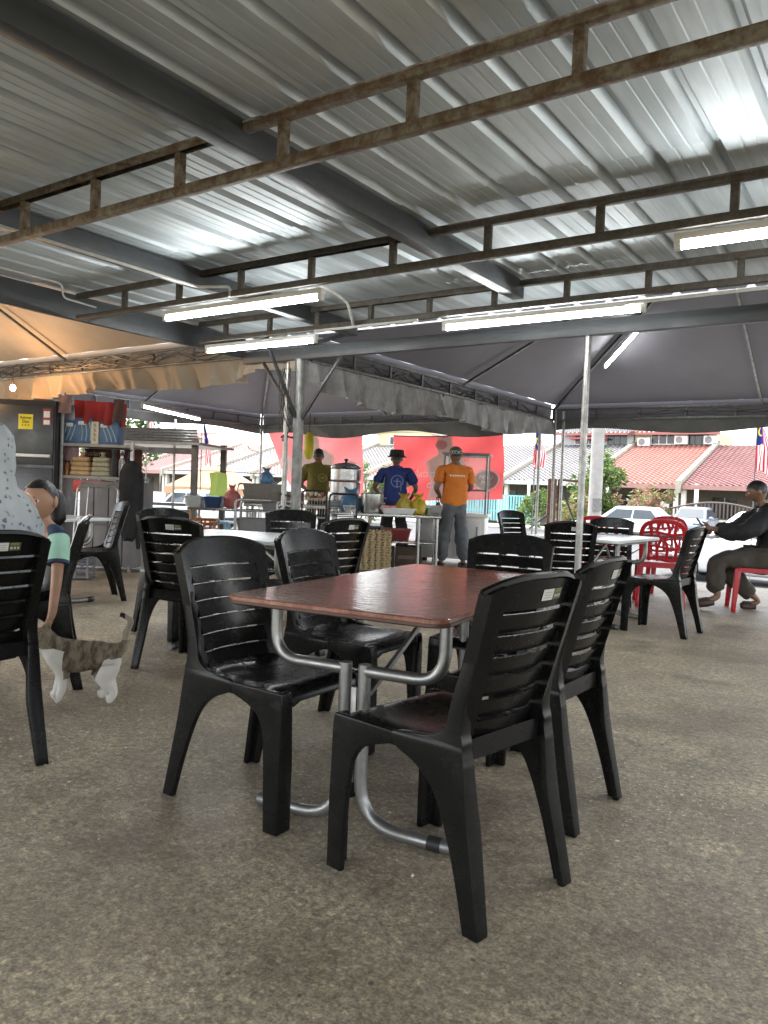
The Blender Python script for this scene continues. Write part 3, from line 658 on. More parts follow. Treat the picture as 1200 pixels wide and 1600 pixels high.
# ------------------------------------------------------------------ red plastic chairs with pierced backs
def make_red():
    c = empty('red_chair'); mat = MAT['red_plastic']
    by = lambda z: -.19 - (z - .44) * .22
    m = MB()
    m.grid(lambda a, b: ((a - .5) * (.40 + .03 * b), -.2 + .42 * b, .445 - .012 * math.sin(math.pi * a) * math.sin(math.pi * b) - (.02 * ((b - .85) / .15) ** 2 if b > .85 else 0)), 8, 10)
    m.box((0, .20, .412), (.42, .02, .05)); m.box((-.205, 0, .415), (.018, .40, .045)); m.box((.205, 0, .415), (.018, .40, .045)); m.box((0, -.2, .415), (.38, .02, .05))
    m.build('seat', mat, c, smooth=45)
    bk = empty('backrest'); bk.parent = c
    arch = [(-.19, .42), (-.20, .60), (-.205, .72), (-.185, .80), (-.13, .845), (0, .862), (.13, .845), (.185, .80), (.205, .72), (.20, .60), (.19, .42)]
    def ribbon(pts, w, th=.018):
        mm = MB(); P = [Vector((p[0], by(p[1]) + .5 * p[0] * p[0], p[1])) for p in pts]; rings = []
        for i, p in enumerate(P):
            d = (P[min(i + 1, len(P) - 1)] - P[max(i - 1, 0)]).normalized(); nn = Vector((0, 1, .22)).normalized(); s = d.cross(nn).normalized()
            rings.append([p + s * w / 2 + nn * th / 2, p - s * w / 2 + nn * th / 2, p - s * w / 2 - nn * th / 2, p + s * w / 2 - nn * th / 2])
        mm.loft(rings); return mm
    def smooth(pts):
        out = []
        for i in range(len(pts) - 1):
            p0, p1, p2, p3 = pts[max(i - 1, 0)], pts[i], pts[i + 1], pts[min(i + 2, len(pts) - 1)]
            for t in (0, .34, .67):
                out.append(tuple(.5 * (2 * p1[k] + (p2[k] - p0[k]) * t + (2 * p0[k] - 5 * p1[k] + 4 * p2[k] - p3[k]) * t * t + (3 * p1[k] - p0[k] - 3 * p2[k] + p3[k]) * t ** 3) for k in (0, 1)))
        return out + [pts[-1]]
    ribbon(smooth(arch), .042).build('back_frame', mat, bk, bevel=.003)
    for pts in ([(-.12, .46), (-.135, .60), (-.11, .70), (-.12, .84)], [(.12, .46), (.135, .60), (.11, .70), (.12, .84)], [(-.035, .46), (-.05, .58), (-.02, .68), (-.06, .76), (-.03, .85)], [(.035, .46), (.05, .58), (.02, .68), (.06, .76), (.03, .85)]):
        ribbon(smooth(pts), .030, .012).build('splat', mat, bk, bevel=.002)
    for z, w_ in ((.475, .03), (.60, .022), (.74, .024)): ribbon([(-.19 + .038 * i, z + .012 * math.sin(i * .314 * 2)) for i in range(11)], w_, .012).build('cross_rail', mat, bk, bevel=.002)
    for sx in (-1, 1):
        for y0, y1 in ((.195, .225), (-.195, -.265)):
            mm = MB(); rings = []
            for t in range(5):
                t /= 4; z = .43 * (1 - t); y = y0 + (y1 - y0) * t; x = sx * (.195 + .022 * t); w_ = .058 - .018 * t
                rings.append([(x - w_ / 2, y - w_ / 2, z), (x + w_ / 2, y - w_ / 2, z), (x + w_ / 2, y + w_ / 2, z), (x - w_ / 2, y + w_ / 2, z)])
            mm.loft(rings[::-1]); mm.build('leg', mat, c, bevel=.004)
    return c
red0 = make_red()
for i, (x, y, dx, dy, lb) in enumerate(((2.85, 7.98, .25, .97, 'red plastic chair with pierced back right behind the black chair with visible seat'), (3.35, 9.05, -.2, -.98, 'red plastic chair across the table from the other pierced-back ones'), (3.74, 7.76, -.96, .28, 'red plastic chair the man in black sits on'), (2.35, 8.35, .5, .87, 'red plastic chair half hidden by the white table near the slim column'))):
    o = red0 if i == 0 else copy_tree(red0); o.location = (x, y, 0); o.rotation_euler.z = face(dx, dy); tag(o, lb, 'chair', 'red plastic chairs')
# ------------------------------------------------------------------ terrace houses across the road (grid frame, x = v, y = u)
def tile_mat(name, c, c2):
    m, n, b = base_mat(name)
    f = tex_noise(n, .9, 4, .6); g_ = tex_noise(n, 9, 3, .7)
    cl = mixc(n, .7, ramp(n, f, [(.3, c2), (.7, c)]), ramp(n, g_, [(.3, (.75, .75, .75)), (.7, (1.2, 1.2, 1.2))]), 'MULTIPLY')
    n.links.new(cl, b.inputs['Base Color']); b.inputs['Roughness'].default_value = .7; return m
TILES = {'red': tile_mat('red_roof_tile', (.34, .145, .115), (.26, .11, .09)), 'maroon': tile_mat('maroon_roof_tile', (.22, .095, .09), (.16, .07, .068)), 'grey': tile_mat('grey_roof_tile', (.22, .21, .21), (.16, .155, .155)), 'pink': tile_mat('faded_red_roof_tile', (.34, .19, .17), (.27, .15, .135))}
MAT['wall_w'] = M_('cream_wall', (.66, .62, .54), .8, 0, .1, 1.5); MAT['wall_y'] = M_('yellow_wall', (.66, .58, .36), .8, 0, .1, 1.5); MAT['wall_g'] = M_('grey_wall', (.50, .50, .50), .8, 0, .12, 1.5)
MAT['glass_d'] = M_('dark_window', (.03, .035, .04), .12, 0, .3, 3); MAT['shade'] = M_('dark_interior', (.045, .04, .038), .9)
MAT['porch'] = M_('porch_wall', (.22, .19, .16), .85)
def tiled_roof(v0, v1, u0, z0, u1, z1, tw=.30, rows=None):
    m = MB(); L = math.hypot(u1 - u0, z1 - z0); rows = rows or int(L / .36); nc = int((v1 - v0) / tw) * 6; nu, nz = -(z1 - z0) / L, (u1 - u0) / L
    vs = []; 
    for r in range(rows):
        for e in (0, 1):
            t = (r + e) / rows; lift = .045 * (1 - e) + .0
            for i in range(nc + 1):
                x = v0 + (v1 - v0) * i / nc; w_ = .035 * math.sin(2 * math.pi * i / 6) + lift
                vs.append((x, u0 + (u1 - u0) * t + nu * w_, z0 + (z1 - z0) * t + nz * w_))
    n = nc + 1; fs = []
    for r in range(2 * rows - 1):
        for i in range(nc): fs.append((r * n + i, r * n + i + 1, (r + 1) * n + i + 1, (r + 1) * n + i))
    m.add(vs, fs); return m
def ac_unit(parent, v, u, z):
    a = MB().box((v, u, z), (.82, .30, .56)).build('air_conditioner', MAT['white_plastic'], parent, bevel=.02)
    MB().tube([(v - .12, u - .155, z), (v - .12, u - .165, z)], .22, 18).build('fan_grille', M_('grille_grey', (.22, .22, .22), .6), a)
def house(v0, w, tile, wall, label, upper=None, gable=False, ground=ROAD_Z, utile='red'):
    h = empty('terrace_house', (0, 0, 0), EAVE_G, label, 'house', 'terrace houses across the road')
    v1 = v0 + w; ue, ur, ze, zr_ = 44.0, 53.0, 1.95, 4.72
    tiled_roof(v0 + .14, v1 - .14, ue, ze, ur, zr_).build('roof', TILES[tile], h, smooth=40)
    MB().box(((v0 + v1) / 2, ue - .05, ze - .11), (w - .3, .16, .26)).build('fascia', M_('fascia_' + tile, (.38, .20, .18) if tile in ('red', 'maroon') else (.5, .5, .5), .6), h)
    for vv in (v0, v1):                                # raised party walls
        m = MB(); d = Vector((0, ur - ue, zr_ - ze)); pts = [(ue - .3, ze - .45), (ue - .3, ze + .22), (ur + .2, zr_ + .30), (ur + .2, zr_ - .8)]
        m.add([(vv - .13, p[0], p[1]) for p in pts] + [(vv + .13, p[0], p[1]) for p in pts], [(0, 1, 2, 3), (7, 6, 5, 4), (0, 4, 5, 1), (1, 5, 6, 2), (2, 6, 7, 3), (3, 7, 4, 0)]); m.build('party_wall', MAT['wall_w'], h)
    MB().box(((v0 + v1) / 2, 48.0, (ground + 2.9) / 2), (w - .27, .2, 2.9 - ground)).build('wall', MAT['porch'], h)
    for q in (.3, .72):
        wd = MB().box((v0 + w * q, 47.87, .75), (1.3, .06, 1.2)).build('window', MAT['glass_d'], h)
        MB().box((v0 + w * q, 47.85, .75), (.05, .07, 1.2)).build('mullion', MAT['white_paint'], wd)
    for vv in (v0 + .2, v1 - .2): MB().box((vv, ue + .25, (ground + ze - .1) / 2), (.24, .24, ze - .1 - ground)).build('porch_post', MAT['wall_w'], h)
    MB().box(((v0 + v1) / 2, 41.2, ground + .45), (w * .42, .14, .9)).build('garden_wall', MAT['wall_w'], h)
    if upper:
        wc = upper
        MB().box(((v0 + v1) / 2, 55.6, 4.75), (w - .1, 5.2, 1.62 if not gable else 2.3)).build('upper_wall', wc, h)
        zt = 5.56 if not gable else 5.9
        if not gable:
            rf = tiled_roof(v0 - .25, v1 + .25, 52.4, zt - .02, 56.2, zt + .72); rf.build('upper_roof', TILES[utile], h, smooth=40)
            MB().box(((v0 + v1) / 2, 52.36, zt - .10), (w + .5, .12, .18)).build('upper_fascia', M_('upper_fascia', (.33, .13, .11), .6), h)
            MB().poly([(v1 + .24, zt - .1), (v1 + .24, zt + .0), (v1 + .30, zt)], .1).build('gutter', MAT['white_paint'], h).matrix_local = Matrix.Translation((0, 52.4, 0)) @ Matrix.Rotation(R(90), 4, 'X')
        else:
            m = MB(); a_, b_ = v0 + .1, v1 - .1; c_ = (a_ + b_) / 2
            m.add([(a_, 53.0, zt - .2), (b_, 53.0, zt - .2), (c_, 53.0, zt + 1.0), (a_, 58, zt - .2), (b_, 58, zt - .2), (c_, 58, zt + 1.0)], [(0, 1, 2), (3, 5, 4)]); m.build('gable', wc, h)
            for s in (-1, 1):
                e = a_ - .35 if s < 0 else b_ + .35
                MB().add([(e, 52.6, zt - .32), (c_, 52.6, zt + 1.08), (c_, 58, zt + 1.08), (e, 58, zt - .32), (e, 52.6, zt - .14), (c_, 52.6, zt + 1.26), (c_, 58, zt + 1.26), (e, 58, zt - .14)], [(0, 1, 2, 3), (4, 7, 6, 5), (0, 4, 5, 1), (1, 5, 6, 2), (2, 6, 7, 3), (3, 7, 4, 0)]) if False else None
                m = MB(); m.add([(e, 52.6, zt - .32), (c_, 52.6, zt + 1.08), (c_, 58, zt + 1.08), (e, 58, zt - .32), (e, 52.6, zt - .14), (c_, 52.6, zt + 1.26), (c_, 58, zt + 1.26), (e, 58, zt - .14)], [(0, 1, 2, 3), (4, 7, 6, 5), (0, 4, 5, 1), (1, 5, 6, 2), (2, 6, 7, 3), (3, 7, 4, 0)]); m.build('upper_roof', MAT['wall_w'], h)
        for q, ww in ((.36, 1.5), (.78, 1.25)) if not gable else ((.35, 1.2),):
            wd = MB().box((v0 + w * q, 52.98, 5.10), (ww, .08, .62)).build('window', MAT['glass_d'], h)
            fr = MB(); 
            for xx in (-.5, -.17, .17, .5): fr.box((v0 + w * q + xx * ww, 52.93, 5.10), (.05, .05, .66))
            for zz in (-.32, .32): fr.box((v0 + w * q, 52.925, 5.10 + zz), (ww + .06, .05, .05))
            fr.build('window_frame', MAT['white_paint'] if q < .5 else MAT['steel_dark'], wd)
    return h
hA = house(-16.1, 5.3, 'red', MAT['wall_y'], 'terrace house with bright red roof and cream upper storey carrying air conditioners', MAT['wall_y'])
for v_ in (-15.35, -12.95, -11.15): ac_unit(hA, v_, 52.7, 5.03 if v_ > -15 else 4.92)
house(-10.8, 5.3, 'maroon', None, 'single-storey terrace house with dark maroon tiled roof behind the arched gate')
house(-5.5, 5.3, 'maroon', None, 'maroon roofed terrace house at the end of the row beyond the seated man')
hC = house(-21.4, 5.3, 'grey', MAT['wall_g'], 'terrace house with grey tiled roof and small red awning upstairs', MAT['wall_g'], utile='grey')
MB().box((-19.1, 52.5, 5.15), (2.6, .7, .10)).build('awning', M_('red_awning', (.45, .06, .07), .6), hC)
house(-26.7, 5.3, 'grey', None, 'grey roofed terrace house beside the cyan fence')
house(-32.0, 5.3, 'pink', None, 'faded red roofed terrace house seen between the two banners')
house(-37.3, 5.3, 'grey', MAT['wall_y'], 'terrace house with yellow gabled upper storey between the banners', MAT['wall_y'], gable=True)
for k, (t_, c_) in enumerate((('pink', 'beside the yellow gable'), ('grey', 'second from the yellow gable'), ('pink', 'third from the yellow gable'), ('maroon', 'fourth from the yellow gable'), ('pink', 'fifth from the yellow gable'), ('red', 'sixth from the yellow gable'), ('pink', 'seventh from the yellow gable'), ('grey', 'eighth from the yellow gable'), ('pink', 'ninth from the yellow gable'))):
    house(-42.6 - 5.3 * k, 5.3, t_, None, 'distant terrace house with %s tiled roof, %s' % ({'pink': 'faded red', 'grey': 'grey', 'maroon': 'maroon', 'red': 'red'}[t_], c_), MAT['wall_w'] if k == 4 else None)
# gate and fence
gt = empty('arched_gate', (0, 0, 0), EAVE_G, 'brown metal gate with arched top across the driveway', 'gate'); gm = M_('gate_brown', (.10, .075, .065), .6)
def arch_z(t): return ROAD_Z + 1.35 + .40 * math.sin(math.pi * t)
bm_ = MB().box((0, 0, .5), (.07, .05, 1.0)).mesh('bar', gm)
for i in range(27):
    t = i / 26; o = link(bm_, 'bar', gt, (-10.6 + 4.6 * t, 41.2, ROAD_Z + .05)); o.scale.z = arch_z(t) - ROAD_Z - .05
MB().tube([(-10.6 + 4.6 * i / 20, 41.2, arch_z(i / 20)) for i in range(21)], .045, 8).build('top_rail', gm, gt)
MB().bar((-10.6, 41.2, ROAD_Z + .3), (-6.0, 41.2, ROAD_Z + .3), .07).build('lower_rail', gm, gt)
for v_ in (-10.8, -5.8): MB().box((v_, 41.2, ROAD_Z + .85), (.34, .34, 1.7)).build('pillar', MAT['wall_w'], gt, bevel=.02)
fc = empty('picket_fence', (0, 0, 0), EAVE_G, 'pale cyan picket fence beside the banner', 'fence'); fm = M_('cyan_paint', (.22, .52, .56), .6)
pk = MB().box((0, 0, .72), (.10, .03, 1.44)).mesh('picket', fm)
for i in range(40): link(pk, 'picket', fc, (-24.4 + .172 * i, 40.4, ROAD_Z + .25))
for z in (.55, 1.45): MB().box((-21.05, 40.43, ROAD_Z + .25 + z), (6.9, .04, .07)).build('rail', fm, fc)
# awnings of far stalls on the left
def far_awning(px0, px1, py, Y, c, label):
    a, b = W(px0, py, Y), W(px1, py + 4, Y); r = empty('market_awning', (a + b) / 2, 0, label, 'awning', 'market awnings across the road'); L = (b - a).length; mt = thin_fabric('awning_' + label[:6], c, tuple(x * .8 for x in c), .3)
    m = MB(); m.add([(-L / 2, -1, -.5), (L / 2, -1, -.5), (L / 2, 1.2, -.5), (-L / 2, 1.2, -.5), (-L * .12, .1, .42), (L * .12, .1, .42)], [(0, 1, 5, 4), (1, 2, 5), (2, 3, 4, 5), (3, 0, 4)]); m.build('awning_roof', mt, r, smooth=0)
    m = MB(); valance(m, (-L / 2, -1, 0), (L / 2, -1, 0), -.5, .3, 3, .02, 3); m.build('frill', mt, r)
    for x in (-1, 1):
        for y in (-.95, 1.1): MB().tube([(x * (L / 2 - .05), y, -.5), (x * (L / 2 - .05), y, ROAD_Z - r.location.z)], .03, 8).build('post', MAT['galv'], r)
far_awning(268, 405, 742, 34, (.62, .38, .22), 'orange and cream peaked market awning behind the white car')
far_awning(420, 520, 752, 36, (.60, .58, .55), 'pale peaked market awning behind the pink banner')
# ------------------------------------------------------------------ cars
GLASS = M_('car_glass', (.06, .075, .085), .06, 0, .2, 2)
def rr_section(hw_, z0, z1, r, n=4):
    pts = []
    for cx, cz, a0 in ((hw_ - r, z1 - r, 0), (-hw_ + r, z1 - r, 90), (-hw_ + r, z0 + r, 180), (hw_ - r, z0 + r, 270)):
        for i in range(n + 1): a = R(a0 + 90 * i / n); pts.append((cx + r * math.cos(a), cz + r * math.sin(a)))
    return pts
def car(loc, dx, dy, paint, label, L=4.4, H=1.47, wid=1.74, belt=.92, nose=.28, tail=.30, f_ws=.30, r_ws=.80, f_base=.27, r_base=.93):
    c = empty('parked_car', loc, math.atan2(dy, dx), label, 'car', 'cars parked along the road'); hw_ = wid / 2   # local +x = front
    st = [(-.5, .34, belt - .12, .80), (-.485, .27, belt - .02, .90), (-.40, .22, belt + .03, .985), (-.2, .20, belt + .01, 1.0), (.05, .20, belt - .01, 1.0), (.22, .20, belt - .05, 1.0), (.36, .21, belt - .11, .98), (.455, .24, belt - .20, .92), (.49, .30, belt - .30, .84), (.5, .36, belt - .36, .76)]
    m = MB(); m.loft([[(x * L, p[0], p[1]) for p in rr_section(hw_ * k, z0, z1, .11)] for x, z0, z1, k in st]); m.build('body', paint, c, smooth=60)
    def X(t): return (.5 - t) * L
    # cabin: base and roof outlines
    bz = belt - .06; corners_b = [(X(f_base), hw_ * .88), (X(r_base), hw_ * .86)]; xf, xr = X(f_ws + .13), X(r_ws)
    yt = hw_ * .70; m = MB()
    def ring(t, infl=0):
        e = t ** .8; a = corners_b[0][0] + (xf - corners_b[0][0]) * t; b = corners_b[1][0] + (xr - corners_b[1][0]) * t; y = hw_ * .88 + (yt - hw_ * .88) * (t ** 1.3); z = bz + (H - .05 - bz) * t; r = .12
        return [(p[0] + (a + b) / 2, p[1], z) for p in rounded((a - b) / 2 + infl, y + infl, r, 4)]
    m.loft([ring(t) for t in (0, .25, .5, .75, 1.0)] + [[(p[0] * .93 + (xf + xr) / 2 * .07, p[1] * .86, H - .012) for p in ring(1.0)], [(p[0] * .7 + (xf + xr) / 2 * .3, p[1] * .55, H) for p in ring(1.0)]]); m.build('cabin', paint, c, smooth=60)
    def side_pt(x, t, s, off): y = hw_ * .88 + (yt - hw_ * .88) * (t ** 1.3); return (x, s * (y + off), bz + (H - .05 - bz) * t)
    for s in (-1, 1):
        for a, b in ((0.06, .49), (.52, .93)):
            def fn(p, q):
                t = .16 + .70 * q; xa = corners_b[0][0] + (xf - corners_b[0][0]) * t - .10; xb = corners_b[1][0] + (xr - corners_b[1][0]) * t + .10; return side_pt(xa + (xb - xa) * (a + (b - a) * p), t, s, .008)
            MB().grid(fn, 6, 4).build('window', GLASS, c, smooth=60)
        mir = MB().sphere((corners_b[0][0] - .28, s * (hw_ + .08), belt + .03), (.07, .11, .075), 10, 8).build('mirror', paint, c)
        MB().box((L * .462, s * hw_ * .66, belt - .26), (.16, .36, .13)).build('headlight', GLASS, c, bevel=.04)
        MB().box((-L * .480, s * hw_ * .74, belt - .10), (.14, .26, .20)).build('taillight', M_('taillight_red', (.35, .01, .015), .2), c, bevel=.04)
        for x in (.30, -.30):
            wl_ = MB().lathe([(.20, -.10), (.31, -.10), (.325, -.06), (.325, .06), (.31, .10), (.20, .10)], 24, M=Matrix.Translation((x * L, s * (hw_ - .09), .325)) @ Matrix.Rotation(R(90), 4, 'X')).build('wheel', MAT['rubber'], c)
            MB().lathe([(.02, .06), (.20, .085), (.215, .104), (.19, .104), (.0, .07)], 20, M=Matrix.Translation((x * L, s * (hw_ - .09), .325)) @ Matrix.Rotation(R(-90 * s), 4, 'X')).build('rim', MAT['chrome'], wl_)
    for e, (x0, x1) in ((1, (corners_b[0][0], xf)), (-1, (corners_b[1][0], xr))):
        MB().grid(lambda p, q: (x0 + (x1 - x0) * (.14 + .76 * q) + e * .012, (p - .5) * 2 * (hw_ * .88 + (yt - hw_ * .88) * (.14 + .76 * q) - .10), bz + (H - .05 - bz) * (.14 + .76 * q) + .008), 4, 4).build('windscreen', GLASS, c, smooth=60)
    MB().box((-L * .497, 0, .42), (.03, .5, .12)).build('number_plate', MAT['rubber'], c)
    return c
wp = M_('white_car_paint', (.60, .615, .62), .18, 0, .03, 2); gp = M_('blue_grey_car_paint', (.22, .25, .31), .2, .3, .05, 2)
car((10.45, 33.6, ROAD_Z), -.824, .566, wp, 'white saloon car parked before the red roofed house', 4.5, 1.46)
car((8.35, 17.4, ROAD_Z), -.80, .60, wp, 'white hatchback with wing mirror close behind the seated man', 4.3, 1.60, belt=.98, r_ws=.90, r_base=.98)
car((15.0, 37.7, ROAD_Z + .05), -.566, -.824, gp, 'blue-grey car parked nose out before the arched gate', 4.0, 1.46)
car((-7.6, 30.5, ROAD_Z), -.824, .566, wp, 'white car parked on the road behind the blue basin', 4.3, 1.48)
# ------------------------------------------------------------------ trees and shrubs
def leaf_mat(name, c, c2):
    m, n, b = base_mat(name); g_ = node(n, 'ShaderNodeObjectInfo'); f = tex_noise(n, 2.2, 3, .6)
    cl = ramp(n, f, [(.3, c2), (.7, c)]); n.links.new(cl, b.inputs['Base Color']); b.inputs['Roughness'].default_value = .55
    tr = n.nodes.new('ShaderNodeBsdfTranslucent'); n.links.new(cl, tr.inputs[0]); mx = n.nodes.new('ShaderNodeMixShader'); mx.inputs[0].default_value = .35
    n.links.new(b.outputs[0], mx.inputs[1]); n.links.new(tr.outputs[0], mx.inputs[2]); n.links.new(mx.outputs[0], n.nodes['Material Output'].inputs[0]); return m
LEAF = [leaf_mat('leaf_green', (.12, .20, .045), (.05, .10, .02)), leaf_mat('leaf_dark', (.06, .11, .03), (.03, .06, .015)), leaf_mat('leaf_pink', (.42, .20, .17), (.22, .14, .07)), leaf_mat('leaf_yellow', (.24, .27, .07), (.13, .17, .04))]
MAT['bark'] = M_('bark', (.12, .095, .07), .9, 0, .3, 8, .4, 30)
def plant(name, loc, h, rx, rz_, nleaf, mats, label, cat, seed, leaf=.11, base=.3, group=None):
    t = empty(name, loc, 0, label, cat, group); rq = random.Random(seed); m = MB()
    m.tube([(0, 0, -.05), (.03 * h, .02, h * .3), (.0, .05, h * .62)], [.035 * h, .026 * h, .012 * h], 8)
    cl = []
    for k in range(11):
        a = rq.uniform(0, 6.28); rad = rq.uniform(.2, 1) * rx; z = h * base + rq.random() * (h * (1 - base)); sh = 1 - abs((z - h * (.5 + base / 2)) / (h * .62)) ** 2
        p = Vector((math.cos(a) * rad * max(.3, sh), math.sin(a) * rad * max(.3, sh), z)); cl.append((p, rq.uniform(.35, .6) * rz_))
        m.tube([(0, .02, h * .25 + .2 * z * .5), (p.x * .5, p.y * .5, (h * .3 + z) / 2), p], [.012 * h, .008 * h, .003 * h], 5)
    m.build('trunk', MAT['bark'], t)
    c = MB(); pts = []
    for k in range(nleaf):
        p, r_ = cl[rq.randrange(len(cl))]; d = Vector((rq.gauss(0, 1), rq.gauss(0, 1), rq.gauss(0, 1))).normalized() * r_ * rq.random() ** .4
        q = Euler((rq.uniform(-1.2, 1.2), rq.uniform(-1.2, 1.2), rq.uniform(0, 6.3))).to_matrix().to_4x4(); s = leaf * rq.uniform(.6, 1.3)
        c.add([(0, -s, 0), (s * .45, 0, s * .12), (0, s, 0), (-s * .45, 0, s * .12)], [(0, 1, 2, 3)], Matrix.Translation(p + d) @ q, mi=rq.choices(range(len(mats)), [3] + [1] * (len(mats) - 1))[0])
    c.build('crown', mats, t, smooth=0); return t
plant('leafy_tree', W(938, 815, 37).xy.to_3d() + Vector((0, 0, ROAD_Z)), 3.7, 1.2, 1.3, 2600, [LEAF[0], LEAF[3], LEAF[1]], 'leafy green tree rising behind the slim steel column', 'tree', 3, .13)
plant('flowering_shrub', W(1015, 815, 38.5).xy.to_3d() + Vector((0, 0, ROAD_Z)), 2.1, 1.5, 1.0, 1800, [LEAF[2], LEAF[3], LEAF[0]], 'pink and yellow flowering shrub above the white saloon car', 'shrub', 5, .11, .25)
plant('flowering_shrub', W(957, 812, 39).xy.to_3d() + Vector((0, 0, ROAD_Z)), 1.7, 1.1, .9, 1200, [LEAF[2], LEAF[0]], 'low reddish shrub next to the leafy green tree', 'shrub', 8, .11, .2)
plant('garden_shrub', W(905, 812, 36).xy.to_3d() + Vector((0, 0, ROAD_Z)), 2.1, 1.3, 1.1, 1500, [LEAF[3], LEAF[0], LEAF[2]], 'pale green shrub behind the rusty gate post', 'shrub', 9, .12, .2)
plant('garden_shrub', W(838, 812, 40).xy.to_3d() + Vector((0, 0, ROAD_Z)), 1.9, 1.0, 1.0, 1100, [LEAF[0], LEAF[3]], 'green shrub by the end of the cyan fence', 'shrub', 10, .12, .2)
plant('garden_shrub', W(578, 800, 40).xy.to_3d() + Vector((0, 0, ROAD_Z)), 2.9, 1.2, 1.2, 1500, [LEAF[0], LEAF[3]], 'bright green shrub seen between the two red banners', 'shrub', 11, .12, .2)
plant('leafy_tree', W(165, 760, 30).xy.to_3d() + Vector((0, 0, ROAD_Z)), 5.4, 1.6, 1.5, 1500, [LEAF[1], LEAF[0]], 'dark leafy tree behind the red stall curtain', 'tree', 12, .14, .5)
cp = empty('utility_pole', W(929, 800, 19).xy.to_3d() + Vector((0, 0, ROAD_Z)), 0, 'thick grey concrete utility pole standing at the roadside', 'pole')
MB().tube([(0, 0, 0), (0, 0, 7.5)], [.17, .13], 16).build('shaft', M_('pole_concrete', (.34, .33, .31), .85, 0, .25, 4, .2, 20), cp)
MB().box((0, -.17, 1.6), (.22, .05, .3)).build('bracket', MAT['galv_d'], cp)
# ------------------------------------------------------------------ rusty gate post with brace
gp_ = empty('rusty_post', W(861, 800, 13.5).xy.to_3d() + Vector((0, 0, -.45)), R(-10), 'rusty brown steel post with diagonal brace beside the tent corner poles', 'post')
rb = rust_material('brown_rust', (.16, .085, .05), (.10, .05, .03), .5)
zt_ = W(861, 748, 13.5).z + .45
MB().box((0, 0, zt_ / 2), (.15, .15, zt_)).build('post', rb, gp_, bevel=.006)
MB().box((.12, .02, zt_ / 2), (.05, .05, zt_)).build('side_post', rb, gp_, bevel=.004)
MB().bar((.12, .02, zt_ - .01), (.55, .02, zt_ - .04), .04).build('top_rail', rb, gp_); MB().bar((.13, -.03, zt_ - .08), (.42, -.03, zt_ - .78), .05, .03).build('brace', MAT['steel_dark'], gp_)
MB().bar((-.05, -.03, zt_ - .62), (-.36, -.03, zt_ - .88), .05, .03).build('brace', MAT['steel_dark'], gp_)
# ------------------------------------------------------------------ flags
def flag_mat():
    m, n, b = base_mat('striped_flag'); uvn = n.nodes.new('ShaderNodeUVMap').outputs[0]; sp = n.nodes.new('ShaderNodeSeparateXYZ'); n.links.new(uvn, sp.inputs[0])
    def math_(op, a, b_=None, **k):
        q = node(n, 'ShaderNodeMath', operation=op)
        for i, val in enumerate((a, b_)):
            if val is None: continue
            if isinstance(val, (int, float)): q.inputs[i].default_value = val
            else: n.links.new(val, q.inputs[i])
        return q.outputs[0]
    st = math_('GREATER_THAN', math_('FRACT', math_('MULTIPLY', sp.outputs[0], 7.0)), .5)
    cl = mixc(n, st, (.62, .012, .03), (.82, .80, .80))
    can_ = math_('MULTIPLY', math_('LESS_THAN', sp.outputs[0], .56), math_('GREATER_THAN', sp.outputs[1], .5))
    cl = mixc(n, can_, cl, (.012, .02, .16))
    dx = math_('MULTIPLY', math_('SUBTRACT', sp.outputs[0], .27), 1.0); dy = math_('MULTIPLY', math_('SUBTRACT', sp.outputs[1], .74), 2.0); d2 = math_('ADD', math_('MULTIPLY', dx, dx), math_('MULTIPLY', dy, dy))
    ex = math_('SUBTRACT', dx, .05); d3 = math_('ADD', math_('MULTIPLY', ex, ex), math_('MULTIPLY', dy, dy)); moon = math_('MULTIPLY', math_('LESS_THAN', d2, .032), math_('GREATER_THAN', d3, .022))
    cl = mixc(n, moon, cl, (.8, .62, .04)); n.links.new(cl, b.inputs['Base Color']); b.inputs['Roughness'].default_value = .7
    tr = n.nodes.new('ShaderNodeBsdfTranslucent'); n.links.new(cl, tr.inputs[0]); mx = n.nodes.new('ShaderNodeMixShader'); mx.inputs[0].default_value = .4
    n.links.new(b.outputs[0], mx.inputs[1]); n.links.new(tr.outputs[0], mx.inputs[2]); n.links.new(mx.outputs[0], n.nodes['Material Output'].inputs[0]); return m
FLAG = flag_mat()
def flag(top, w_, h_, label, seed, lean=.0, base_z=-.6, spread=.55):
    f = empty('striped_flag', (top.x, top.y, base_z), 0, label, 'flag', 'striped flags on thin poles'); H_ = top.z - base_z; rq = random.Random(seed); ph = rq.uniform(0, 6)
    MB().tube([(0, 0, 0), (0, 0, H_ + .06)], .010, 8).build('pole', MAT['galv_d'], f)
    def fn(a, b):                                      # a across the stripes, b = 1 at the hoist
        d = 1 - b; x = .012 + w_ * a * (.30 + spread * min(1, d * 1.8) * (1 - .35 * d)) + lean * d * h_; y = .045 * math.sin(a * 9 + ph + d * 3) * (.4 + d); z = H_ - d * h_ - a * w_ * .55 * (1 - .6 * d) - .04 * math.sin(a * 7 + ph)
        return (x, y, z)
    MB().grid(fn, 28, 20, uv=True).build('cloth', FLAG, f, smooth=80)
flag(W(316, 660, 15), .24, .78, 'striped flag with blue canton hanging left of the pink banner', 1, .10, spread=.35)
flag(W(838, 668, 13.4), .30, .66, 'striped flag hanging beside the tent corner poles', 2, -.06, spread=.45)
flag(W(1184, 648, 12.2), .34, .86, 'large striped flag hanging above the seated man', 3, -.03)
flag(W(231, 646, 17), .20, .34, 'small flag over the open stall roof with mostly blue showing', 4, .1)
